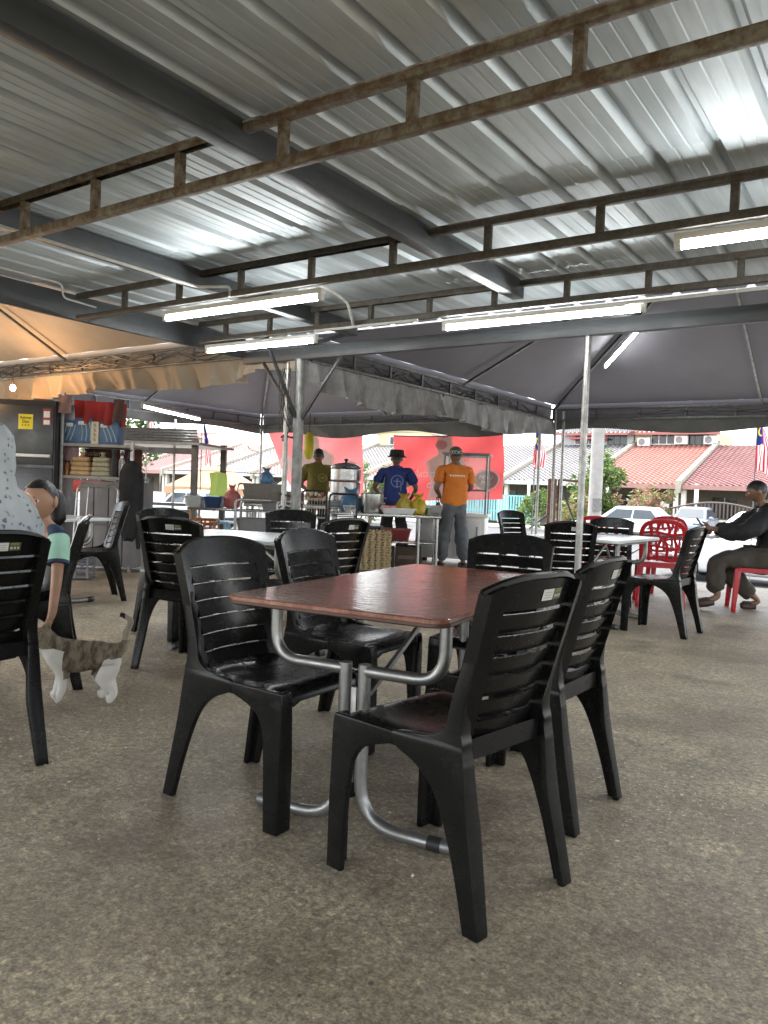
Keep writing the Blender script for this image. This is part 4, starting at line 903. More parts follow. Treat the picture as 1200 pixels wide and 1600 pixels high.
# ------------------------------------------------------------------ red banners
def banner(tl, tr, bl, br, seed, label, faded, prints, words):
    tl, tr, bl, br = map(Vector, (tl, tr, bl, br)); rq = random.Random(seed); ph = [rq.uniform(0, 6) for _ in range(3)]; nrm = (tr - tl).cross(bl - tl).normalized()
    if nrm.y > 0: nrm.negate()
    org = (tl + bl) / 2
    def fn(a, b, off=0):
        p = bl.lerp(br, a).lerp(tl.lerp(tr, a), b); p = p + nrm * (.03 * math.sin(a * 7 + ph[0] + b * 4) + .02 * math.sin(b * 9 - a * 11 + ph[1]) + off) - Vector((0, 0, .05 * math.sin(math.pi * a) * b))
        return tuple(p - org)
    root = empty('red_banner', org, 0, label, 'banner', 'printed banners tied under the tent')
    MB().grid(fn, 36, 20).build('cloth', thin_fabric('banner_red_%d' % seed, faded[0], faded[1], .55, .6, 2, .3, 5), root, smooth=80)
    hem = MB(); hem.tube([fn(i / 24, 1.0, .004) for i in range(25)], .012, 6); hem.build('hem_rope', MAT['wire'], root)
    mats = {'pale': thin_fabric('print_pale', (.70, .58, .54), (.56, .44, .41), .2), 'ink': M_('print_ink_white', (.85, .82, .80), .7), 'white': thin_fabric('print_white', (.74, .66, .64), (.66, .56, .54), .35), 'grey': thin_fabric('print_grey', (.36, .27, .25), (.30, .20, .19), .35), 'pink': thin_fabric('print_pink', (.62, .28, .28), (.55, .22, .22), .35)}
    for kind, pts, off in prints:
        m = MB(); c = (sum(p[0] for p in pts) / len(pts), sum(p[1] for p in pts) / len(pts)); n = len(pts); vs = []
        for k in range(5): vs += [fn(c[0] + (p[0] - c[0]) * (k + .001) / 4, c[1] + (p[1] - c[1]) * (k + .001) / 4, off) for p in pts]
        m.add(vs, [(k * n + i, k * n + (i + 1) % n, (k + 1) * n + (i + 1) % n, (k + 1) * n + i) for k in range(4) for i in range(n)]); m.build('print', mats[kind], root, smooth=80)
    xd = (tr - tl).normalized()
    for txt, a, b, size, mk in words:
        p = Vector(fn(a, b, .03)); M = Matrix((( xd.x, 0, nrm.x, p.x), (xd.y, 0, nrm.y, p.y), (xd.z, 1, nrm.z, p.z), (0, 0, 0, 1)))
        lettering(txt, size, mats[mk], root, M, shear=.15)
    return root
def circ(cx, cy, rx, ry, n=16, wob=0): return [(cx + rx * (1 + wob * (i % 2)) * math.cos(6.2832 * i / n), cy + ry * (1 + wob * (i % 2)) * math.sin(6.2832 * i / n)) for i in range(n)]
def body_print(cx, s):
    o = [(-.20, .02), (-.17, .28), (-.22, .46), (-.24, .60), (-.13, .68), (-.075, .72), (-.09, .84), (-.075, .985), (.085, .985), (.10, .84), (.08, .72), (.15, .68), (.24, .58), (.20, .40), (.17, .24), (.19, .02)]
    return [(cx + x * s, y) for x, y in o]
PR2 = [('white', body_print(.50, .80), .005), ('pale', [(.5 + (x - .5) * .84, .03 + y * .955) for x, y in body_print(.50, .80)], .009), ('white', circ(.13, .34, .105, .155), .005), ('grey', circ(.13, .34, .088, .13), .009), ('white', circ(.86, .29, .115, .165), .005), ('grey', circ(.86, .29, .098, .14), .009), ('pink', circ(.475, .86, .055, .07), .012)]
banner((.12, 14.6, 2.09), (1.98, 13.33, 2.15), (.14, 14.58, .86), (2.04, 13.29, .98), 1, 'red printed banner with pale figure, hung behind the man in orange', ((.58, .085, .085), (.50, .065, .068)), PR2, [('Dataral', .31, .42, .20, 'ink'), ('daji', .39, .25, .22, 'ink'), ('MENU', .86, .33, .095, 'ink'), ('POK', .86, .25, .095, 'ink')])
PR1 = [('white', [(x, y) for x, y in body_print(.46, .95)], .005), ('pale', [(.46 + (x - .46) * .84, .03 + y * .955) for x, y in body_print(.46, .95)], .009), ('white', circ(.12, .40, .11, .16), .005), ('white', circ(.86, .34, .12, .17), .005), ('pale', circ(.86, .34, .10, .145), .009)]
banner((-2.50, 16.4, 2.20), (-.48, 15.0, 2.28), (-1.95, 16.0, 1.05), (-.38, 14.95, .92), 2, 'faded pinkish-red banner slanting behind the fat column', ((.60, .17, .17), (.52, .13, .135)), PR1, [('Dataral', .66, .30, .15, 'ink')])
yb = W(483, 690, 13.6)
yc = MB(); yc.loft([[(yb.x + .085 * k[1] * math.cos(a), yb.y + .05 * math.sin(a), yb.z + k[0]) for a in [i * .5236 for i in range(12)]] for k in ((.16, .4), (.12, .8), (0, 1.0), (-.18, 1.0), (-.28, .7), (-.31, .35))])
ybo = yc.build('yellow_bag', thin_fabric('yellow_plastic', (.60, .55, .03), (.5, .44, .02), .3, .35), None); tag(ybo, 'yellow plastic bag hanging above the man in the olive shirt', 'bag')
MB().tube([(yb.x, yb.y, yb.z + .16), (yb.x, yb.y + .02, yb.z + .5)], .006, 6).build('string', MAT['wire'], ybo)
# ------------------------------------------------------------------ people and the cat
def skin_mesh(name, verts, edges, radii, mat, parent, root=0, sub=2, extra=None, fat=1.0, wr=0):
    me = bpy.data.meshes.new(name); me.from_pydata([tuple(v) for v in verts], edges, [])
    o = bpy.data.objects.new(name, me); col.objects.link(o)
    md = o.modifiers.new('skin', 'SKIN'); md.use_smooth_shade = True; md.branch_smoothing = .6
    for i, sv in enumerate(me.skin_vertices[0].data):
        r = radii[i]; r = tuple(x * fat for x in r) if isinstance(r, tuple) else r * fat; sv.radius = r if isinstance(r, tuple) else (r, r); sv.use_root = (i == root)
    ss = o.modifiers.new('sub', 'SUBSURF'); ss.levels = sub; ss.render_levels = sub
    dg = bpy.context.evaluated_depsgraph_get(); dg.update()
    m2 = bpy.data.meshes.new_from_object(o.evaluated_get(dg)); bpy.data.objects.remove(o); bpy.data.meshes.remove(me)
    if wr:
        for vtx in m2.vertices:
            p = vtx.co; nn_ = vtx.normal; vtx.co = p + nn_ * wr * (1.1 * mnoise.noise(Vector((p.x * 7, p.y * 7, p.z * 4.5 + 3))) + .7 * mnoise.noise(Vector((p.x * 17 + p.z * 6, p.y * 17, p.z * 11))) + .35 * mnoise.noise(p * 40))
    if extra:
        bm = bmesh.new(); bm.from_mesh(m2)
        for e in extra: bm.from_mesh(e)
        bm.to_mesh(m2); bm.free()
    m2.materials.clear()
    for m in (mat if isinstance(mat, list) else [mat]): m2.materials.append(m)
    m2.polygons.foreach_set('use_smooth', [True] * len(m2.polygons))
    return link(m2, name, parent)
class Skel:
    def __init__(s): s.v = []; s.e = []; s.r = []; s.n = {}
    def j(s, name, p, r, prev=None):
        s.n[name] = len(s.v); s.v.append(Vector(p)); s.r.append(r)
        if prev is not None: s.e.append((s.n[prev], s.n[name]))
        return s
    def chain(s, prev, items):
        for i, (p, r) in enumerate(items):
            nm = '%s_%d_%d' % (prev, len(s.v), i); s.j(nm, p, r, prev); prev = nm
        return prev
    def build(s, name, mat, parent, root=0, extra=None, sub=2, fat=1.0, wr=0): return skin_mesh(name, s.v, s.e, s.r, mat, parent, root, sub, extra, fat, wr)
def head_mesh(M, h=.225, child=False):                          # egg-shaped head, face along +Y, neck end at z = 0
    m = MB(); n, k = 36, 28; vs = []; w = h * (.355 if not child else .385); d = h * (.44 if not child else .45)
    for j in range(k + 1):
        t = math.pi * j / k; z = -math.cos(t); rr_ = math.sin(t)
        for i in range(n):
            a = 2 * math.pi * i / n; x, y = math.sin(a) * rr_, math.cos(a) * rr_; fr = max(0, y); X, Y, Z = x * w, y * d, (z * .5 + .5) * h
            low = max(0, -z - .05)
            X *= 1 - .30 * low; Y *= 1 - (.18 if y > 0 else .42) * low                       # jaw narrower, nape tucked in
            if y > 0 and abs(x) < .62:
                nose = math.exp(-((x / .13) ** 2)) * math.exp(-(((z + .16) / .17) ** 2)) * fr; bridge = math.exp(-((x / .10) ** 2)) * math.exp(-(((z - .06) / .20) ** 2)) * fr
                eye = (math.exp(-(((abs(x) - .36) / .17) ** 2)) * math.exp(-(((z - .03) / .12) ** 2))) * fr; lip = math.exp(-((x / .24) ** 2)) * (math.exp(-(((z + .45) / .055) ** 2)) + math.exp(-(((z + .57) / .06) ** 2))) * fr; slit = math.exp(-((x / .28) ** 2)) * math.exp(-(((z + .51) / .03) ** 2)) * fr; chin = math.exp(-((x / .25) ** 2)) * math.exp(-(((z + .80) / .13) ** 2)) * fr
                brow = math.exp(-(((abs(x) - .34) / .24) ** 2)) * math.exp(-(((z - .22) / .09) ** 2)) * fr; cheek = math.exp(-(((abs(x) - .45) / .2) ** 2)) * math.exp(-(((z + .25) / .2) ** 2)) * fr
                Y += h * ((.105 if not child else .07) * nose + .022 * bridge - .032 * eye + .030 * lip - .016 * slit + .03 * chin + .018 * brow + (.02 if child else .008) * cheek)
            vs.append((X, Y, Z))
    m.add(vs, [(j * n + i, j * n + (i + 1) % n, (j + 1) * n + (i + 1) % n, (j + 1) * n + i) for j in range(k) for i in range(n)], M)
    for s in (-1, 1): 
        e = [(.0, 0, 0)]
        m.sphere((s * w * .99, -h * .02, h * .47), (h * .045, h * .085, h * .145), 10, 8, M)
    return m.mesh('head', [])
def face_parts(M, parent, h, mat_lip, child=False):
    w, d = h * (.355 if not child else .385), h * (.44 if not child else .45); wm = M_('eye_white', (.7, .68, .64), .25); dm = M_('iris_dark', (.015, .01, .008), .15)
    for s in (-1, 1):
        p = (s * w * .36, d * .865, h * .515); e = MB().sphere(p, (h * .062, h * .040, h * .034), 12, 8, M).build('eye', wm, parent)
        MB().sphere((p[0] + 0, p[1] + h * .026, p[2]), (h * .030, h * .018, h * .030), 10, 8, M).build('iris', dm, e)
        MB().tube([M @ Vector((s * w * (.18 + .10 * i), d * (.97 - .022 * i * i), h * (.600 + .010 * math.sin(i * .75)))) for i in range(5)], [h * .006, h * .012, h * .012, h * .010, h * .004], 6).build('eyebrow', MAT['hair'], parent)
    MB().tube([M @ Vector((w * (-.28 + .14 * i), d * (1.02 - .02 * (i - 2) ** 2), h * (.245 - .004 * abs(i - 2)))) for i in range(5)], [h * .004, h * .013, h * .016, h * .013, h * .004], 6).build('lips', mat_lip, parent)
def hair_cap(M, h, parent, name='hair', mat=None, z0=.42, front=.72, grow=1.05, child=False):
    w, d = h * (.355 if not child else .385) * grow, h * (.44 if not child else .45) * grow; m = MB(); n, k = 32, 14; vs = []
    for j in range(k + 1):
        for i in range(n):
            a = 2 * math.pi * i / n; fy = math.cos(a); lim = (z0 + (front - z0) * max(0, min(1, (fy + .35) / 1.0)) ** 1.0); lim = max(.12, lim)
            z = lim + (1 - lim) * (j / k); zz = z * 2 - 1; r = math.sqrt(max(0, 1 - min(1, zz * zz))); jit = 1 + .012 * math.sin(a * 11 + j)
            X, Y = math.sin(a) * r * w * jit, math.cos(a) * r * d * jit; low = max(0, -zz - .05); X *= 1 - .26 * low; Y *= 1 - (.15 if fy > 0 else .36) * low
            vs.append((X, Y, z * h * 1.02))
    m.add(vs, [(j * n + i, j * n + (i + 1) % n, (j + 1) * n + (i + 1) % n, (j + 1) * n + i) for j in range(k) for i in range(n)], M)
    return m.build(name, mat or MAT['hair'], parent, smooth=70)
def hand(sk, wrist, dirv, palmn, side, L=.18, curl=.5, r0=.0085):        # palm plus five fingers as skinned chains
    d = Vector(dirv).normalized(); nrm = Vector(palmn); nrm = (nrm - d * nrm.dot(d)).normalized(); s = d.cross(nrm) * side
    W_ = Vector(sk.v[sk.n[wrist]]); pal = W_ + d * L * .42
    sk.j(wrist + 'palm', pal, (L * .19, L * .085), wrist)
    for i, (o, ln) in enumerate(((-.28, .40), (-.09, .46), (.10, .43), (.27, .34))):
        b0 = pal + s * L * o + d * L * .05; p = [b0]; ang = curl * .5
        for q in range(3):
            dd = d * math.cos(ang) + nrm * math.sin(ang); p.append(p[-1] + dd * L * ln / 3); ang += curl
        sk.chain(wrist + 'palm', [(x, r0 * (1.1 - .12 * k_)) for k_, x in enumerate(p)])
    t0 = W_ + d * L * .16 - s * L * .20; sk.chain(wrist + 'palm', [(t0, r0 * 1.25), (t0 - s * L * .16 + d * L * .16 + nrm * L * .08, r0 * 1.1), (t0 - s * L * .16 + d * L * .36 + nrm * L * .16, r0)])
def shirt_mat(name, c, c2, marks):
    m, n, b = base_mat(name); co = n.nodes.new('ShaderNodeTexCoord').outputs['Object']; f = tex_noise(n, 7, 4, .6, vec=co); cl = ramp(n, f, [(.3, c2), (.7, c)]); sp = n.nodes.new('ShaderNodeSeparateXYZ'); n.links.new(co, sp.inputs[0])
    def mt(op, a, b_=0.0):
        q = node(n, 'ShaderNodeMath', operation=op)
        for i, val in enumerate((a, b_)):
            if isinstance(val, (int, float)): q.inputs[i].default_value = val
            else: n.links.new(val, q.inputs[i])
        return q.outputs[0]
    back = mt('LESS_THAN', sp.outputs[1], -.02)
    for kind, x0, z0, a_, b_, cc in marks:                     # flat print: rings, discs and bars on the back
        dx, dz = mt('SUBTRACT', sp.outputs[0], x0), mt('SUBTRACT', sp.outputs[2], z0)
        if kind == 'ring':
            d = mt('SQRT', mt('ADD', mt('MULTIPLY', dx, dx), mt('MULTIPLY', dz, dz))); k = mt('LESS_THAN', mt('ABSOLUTE', mt('SUBTRACT', d, a_)), b_)
        elif kind == 'dots':
            k = mt('MULTIPLY', mt('MULTIPLY', mt('LESS_THAN', mt('ABSOLUTE', dx), a_), mt('LESS_THAN', mt('ABSOLUTE', dz), b_)), mt('GREATER_THAN', mt('ADD', mt('SINE', mt('MULTIPLY', dx, 190.0)), mt('SINE', mt('MULTIPLY', dz, 130.0))), -.35))
        else: k = mt('MULTIPLY', mt('LESS_THAN', mt('ABSOLUTE', dx), a_), mt('LESS_THAN', mt('ABSOLUTE', dz), b_))
        cl = mixc(n, mt('MULTIPLY', k, back), cl, cc)
    n.links.new(cl, b.inputs['Base Color']); b.inputs['Roughness'].default_value = .85
    add_bump(n, b, tex_noise(n, 9, 3, .6, vec=co, stretch=(1, 1, .45)), .5, .02); return m
def standing_man(loc, rz, H_, shirt, trousers, label, skin, headgear, arms, lean=0.0, legs=.10, head_turn=0):
    p = empty('person', loc, rz, label, 'person'); k = H_ / 1.70
    def q(x, y, z): return Vector((x * k, (y + lean * max(0, z - .95)) * k, z * k))
    sk = Skel(); sk.j('pelvis', q(0, 0, .93), (.135 * k, .10 * k)); sk.j('waist', q(0, 0, 1.06), (.130 * k, .095 * k), 'pelvis'); sk.j('chest', q(0, -.01, 1.27), (.150 * k, .10 * k), 'waist'); sk.j('top', q(0, 0, 1.39), (.10 * k, .075 * k), 'chest'); sk.j('neck', q(0, .015, 1.46), .055 * k, 'top'); sk.j('skull', q(0, .03, 1.53), .055 * k, 'neck')
    sh = Skel(); sh.j('pelvis', q(0, 0, .80), (.158 * k, .122 * k)); sh.j('waist', q(0, 0, 1.02), (.158 * k, .120 * k), 'pelvis'); sh.j('chest', q(0, -.01, 1.25), (.172 * k, .122 * k), 'waist'); sh.j('top', q(0, 0, 1.395), (.115 * k, .085 * k), 'chest'); sh.j('collar', q(0, .008, 1.435), .068 * k, 'top')
    for s, (el, wr) in zip((-1, 1), arms):
        S = (s * .185, 0, 1.375); E_ = Vector(el); mid = (Vector(S) + E_) / 2
        sk.j('sh%d' % s, q(*S), .06 * k, 'top'); sk.j('el%d' % s, q(*el), .042 * k, 'sh%d' % s); sk.j('wr%d' % s, q(*wr), .028 * k, 'el%d' % s)
        hand(sk, 'wr%d' % s, (Vector(wr) - E_), (0, 1, -.2) if abs((Vector(wr) - E_).normalized().y) < .8 else (0, 0, -1), s, .17 * k, .5, .0085)
        sh.j('sh%d' % s, q(*S), .075 * k, 'top'); t = .78; sh.j('sl%d' % s, q(*(Vector(S).lerp(E_, t))), .068 * k, 'sh%d' % s)
    tr = Skel(); tr.j('pelvis', q(0, 0, 1.02), (.150 * k, .110 * k)); tr.j('hips', q(0, -.01, .86), (.150 * k, .12 * k), 'pelvis')
    for s in (-1, 1):
        sk.j('hip%d' % s, q(s * .09, 0, .86), .085 * k, 'pelvis'); sk.j('kn%d' % s, q(s * (.09 + legs * .5), .02, .48), .058 * k, 'hip%d' % s); sk.j('an%d' % s, q(s * (.09 + legs), -.01, .08), .036 * k, 'kn%d' % s); sk.j('ft%d' % s, q(s * (.10 + legs), .10, .035), (.042 * k, .03 * k), 'an%d' % s); sk.j('toe%d' % s, q(s * (.11 + legs), .17, .025), (.036 * k, .022 * k), 'ft%d' % s)
        tr.j('hip%d' % s, q(s * .09, 0, .80), .100 * k, 'hips'); tr.j('kn%d' % s, q(s * (.09 + legs * .5), .02, .47), .083 * k, 'hip%d' % s); tr.j('an%d' % s, q(s * (.09 + legs), -.01, .09), .072 * k, 'kn%d' % s)
    HH = .238 * k; HM = Matrix.Translation(q(0, .035, 1.455)) @ Matrix.Rotation(head_turn, 4, 'Z'); hd = head_mesh(HM, HH)
    sk.build('body', skin, p, extra=[hd]); sh.build('shirt', shirt, p, fat=1.24, wr=.022, sub=3); tr.build('trousers', trousers, p, fat=1.18, wr=.020, sub=3)
    for s in (-1, 1):
        MB().loft([[(x_ * (1 - .0) + (s * (.10 + legs)) * k, y_ + .06 * k, z_) for x_, y_ in rounded(.048 * k * f, .125 * k * f, .04 * k)] for z_, f in ((0.0, 1.0), (.02 * k, 1.04), (.05 * k, .95), (.075 * k, .62))]).build('shoe', MAT['rubber'], p, smooth=60)
    hair_cap(HM, HH, p)
    headgear(HM, HH, p)
    return p
def no_hat(M, h, p): pass
def bucket_hat(M, h, p):
    m = MB(); m.lathe([(h * .66, h * .60), (h * .62, h * .61), (h * .47, h * .72), (h * .45, h * .98), (h * .40, h * 1.07), (0, h * 1.10)], 24, M=M @ Matrix.Scale(1, 4)); m.lathe([(h * .46, h * .70), (h * .66, h * .595)], 24, M=M); m.build('hat', M_('black_hat', (.018, .016, .016), .85, 0, .2, 20, .3, 60), p, smooth=50)
def knit_cap(M, h, p):
    cm, n, b = base_mat('knitted_cap'); co = n.nodes.new('ShaderNodeTexCoord').outputs['Object']; sp = n.nodes.new('ShaderNodeSeparateXYZ'); n.links.new(co, sp.inputs[0]); w = node(n, 'ShaderNodeTexChecker', i_Scale=34.0); n.links.new(co, w.inputs[0])
    w.inputs[1].default_value = (.06, .07, .055, 1); w.inputs[2].default_value = (.45, .45, .42, 1)
    z_ = (M @ Vector((0, 0, h * .68))).z; q1 = node(n, 'ShaderNodeMath', operation='SUBTRACT'); n.links.new(sp.outputs[2], q1.inputs[0]); q1.inputs[1].default_value = z_; q2 = node(n, 'ShaderNodeMath', operation='ABSOLUTE'); n.links.new(q1.outputs[0], q2.inputs[0]); q3 = node(n, 'ShaderNodeMath', operation='LESS_THAN'); n.links.new(q2.outputs[0], q3.inputs[0]); q3.inputs[1].default_value = h * .09
    n.links.new(mixc(n, q3.outputs[0], (.055, .065, .05), w.outputs[0]), b.inputs['Base Color']); b.inputs['Roughness'].default_value = .95
    hair_cap(M, h * 1.03, p, 'cap', cm, .52, .62, 1.10)
denim = M_('grey_jeans', (.105, .115, .125), .85, 0, .35, 9, .4, 40); dark_tr = M_('dark_trousers', (.03, .03, .033), .85, 0, .2, 9, .3, 40)
orange_s = shirt_mat('orange_shirt', (.62, .185, .022), (.50, .14, .016), [('dots', 0.0, 1.30, .115, .014, (.75, .62, .48))])
blue_s = shirt_mat('blue_shirt', (.022, .045, .20), (.014, .03, .14), [('ring', .03, 1.20, .085, .006, (.20, .26, .42)), ('bar', .03, 1.17, .008, .07, (.20, .26, .42)), ('bar', .03, 1.20, .05, .006, (.20, .26, .42)), ('bar', .085, 1.13, .006, .07, (.16, .21, .36))])
olive_s = shirt_mat('olive_shirt', (.155, .13, .022), (.11, .092, .015), [('ring', .07, 1.22, .060, .006, (.32, .30, .08)), ('bar', .07, 1.22, .03, .02, (.26, .24, .06))])
standing_man((.99, 11.02, 0), R(8), 1.72, orange_s, denim, 'man in orange t-shirt, grey jeans and knitted cap standing at the white cart', MAT['skin_dark'], knit_cap, [((-.275, -.03, 1.10), (-.17, .18, 1.00)), ((.25, .04, 1.12), (.14, .24, 1.05))], legs=.07, head_turn=R(20))
standing_man((.15, 11.45, 0), R(-4), 1.66, blue_s, dark_tr, 'man in blue t-shirt and black brimmed hat leaning over the steel work table', MAT['skin_dark'], bucket_hat, [((-.33, .06, 1.13), (-.22, .28, .98)), ((.32, .06, 1.13), (.22, .30, .96))], lean=.22, legs=.06)
standing_man((-1.07, 12.35, 0), R(6), 1.69, olive_s, dark_tr, 'man in olive t-shirt with short black hair behind the steamer pots', MAT['skin_dark'], no_hat, [((-.27, .05, 1.10), (-.15, .26, 1.02)), ((.27, .05, 1.10), (.15, .26, 1.02))], lean=.08, legs=.05, head_turn=R(-15))
# seated man in black, reading his phone
def seated_man():
    p = empty('person', (3.80, 7.75, 0), face(-.97, .22), 'man in black jacket and olive trousers sitting sideways, holding up a phone', 'person')
    q = lambda x, y, z: Vector((x, y, z))
    sk = Skel(); sk.j('pelvis', q(0, -.08, .54), (.14, .11)); sk.j('waist', q(0, -.10, .68), (.13, .10), 'pelvis'); sk.j('chest', q(0, -.06, .88), (.15, .105), 'waist'); sk.j('top', q(0, .0, 1.01), (.10, .075), 'chest'); sk.j('neck', q(0, .04, 1.07), .055, 'top'); sk.j('skull', q(0, .06, 1.13), .055, 'neck')
    jk = Skel(); jk.j('pelvis', q(0, -.09, .50), (.175, .145)); jk.j('waist', q(0, -.10, .66), (.175, .145), 'pelvis'); jk.j('chest', q(0, -.06, .88), (.185, .145), 'waist'); jk.j('top', q(0, -.005, 1.02), (.13, .10), 'chest'); jk.j('collar', q(0, .02, 1.065), .075, 'top')
    tr = Skel(); tr.j('pelvis', q(0, -.08, .54), (.165, .12))
    for s in (-1, 1):
        S, E_, Wr = (s * .19, 0, .98), (s * .235, .24, .76), (s * .06, .47, .80)
        sk.j('sh%d' % s, q(*S), .055, 'top'); sk.j('el%d' % s, q(*E_), .042, 'sh%d' % s); sk.j('wr%d' % s, q(*Wr), .028, 'el%d' % s); hand(sk, 'wr%d' % s, (-.15 * s, 1, .12), (-s, 0, .2), s, .18, .55)
        jk.j('sh%d' % s, q(*S), .085, 'top'); jk.j('el%d' % s, q(*E_), .072, 'sh%d' % s); jk.j('cf%d' % s, q(*Vector(E_).lerp(Vector(Wr), .86)), .050, 'el%d' % s)
    legs = {-1: [(-.10, .02, .52), (-.12, .44, .50), (-.13, .46, .27), (-.14, .43, .13), (-.14, .53, .085), (-.14, .60, .06)], 1: [(.10, .02, .52), (.13, .40, .50), (.14, .18, .25), (.14, -.02, .08), (.14, .08, .04), (.14, .14, .03)]}
    for s, L in legs.items():
        sk.j('hip%d' % s, L[0], .085, 'pelvis'); sk.j('kn%d' % s, L[1], .062, 'hip%d' % s); sk.j('sn%d' % s, L[2], .052, 'kn%d' % s); sk.j('an%d' % s, L[3], .036, 'sn%d' % s); sk.j('ft%d' % s, L[4], (.04, .03), 'an%d' % s); sk.j('to%d' % s, L[5], (.035, .02), 'ft%d' % s)
        tr.j('hip%d' % s, L[0], .105, 'pelvis'); tr.j('kn%d' % s, L[1], .088, 'hip%d' % s); tr.j('sn%d' % s, L[2], .080, 'kn%d' % s); tr.j('an%d' % s, Vector(L[2]).lerp(Vector(L[3]), .7), .066, 'sn%d' % s)
        a = Vector(L[4]); b = Vector(L[5]); MB().tube([Vector(L[3]) * .35 + a * .65 - Vector((0, .03, .02)), a - Vector((0, 0, .01)), b, b + (b - a) * .35], [.036, .050, .046, .022], 10).build('sandal', M_('brown_leather', (.045, .024, .016), .5), p)
    HM = Matrix.Translation((0, .055, 1.085)) @ Matrix.Rotation(R(-16), 4, 'X'); hd = head_mesh(HM, .225)
    sk.build('body', MAT['skin_dark'], p, extra=[hd]); jk.build('jacket', M_('black_jacket', (.010, .011, .013), .8, 0, .3, 8, .5, 18), p, fat=1.28, wr=.022, sub=3); tr.build('trousers', M_('olive_trousers', (.055, .047, .037), .85, 0, .2, 8, .3, 30), p, fat=1.2, wr=.020, sub=3)
    hair_cap(HM, .225, p, z0=.34, front=.70); face_parts(HM, p, .225, M_('lip_brown', (.19, .08, .06), .5))
    return p
seated_man()
ph = empty('mobile_phone', (0, 0, 0), 0, 'dark mobile phone held up by the man in black', 'phone')
pm = Matrix.Translation((3.80, 7.75, 0)) @ Matrix.Rotation(face(-.97, .22), 4, 'Z') @ Matrix.Translation((0, .60, .845)) @ Matrix.Rotation(R(-35), 4, 'X')
MB().box((0, 0, 0), (.072, .009, .15), pm).build('case', MAT['rubber'], ph, bevel=.003); MB().box((0, -.0052, 0), (.066, .001, .142), pm).build('screen', GLASS, ph)
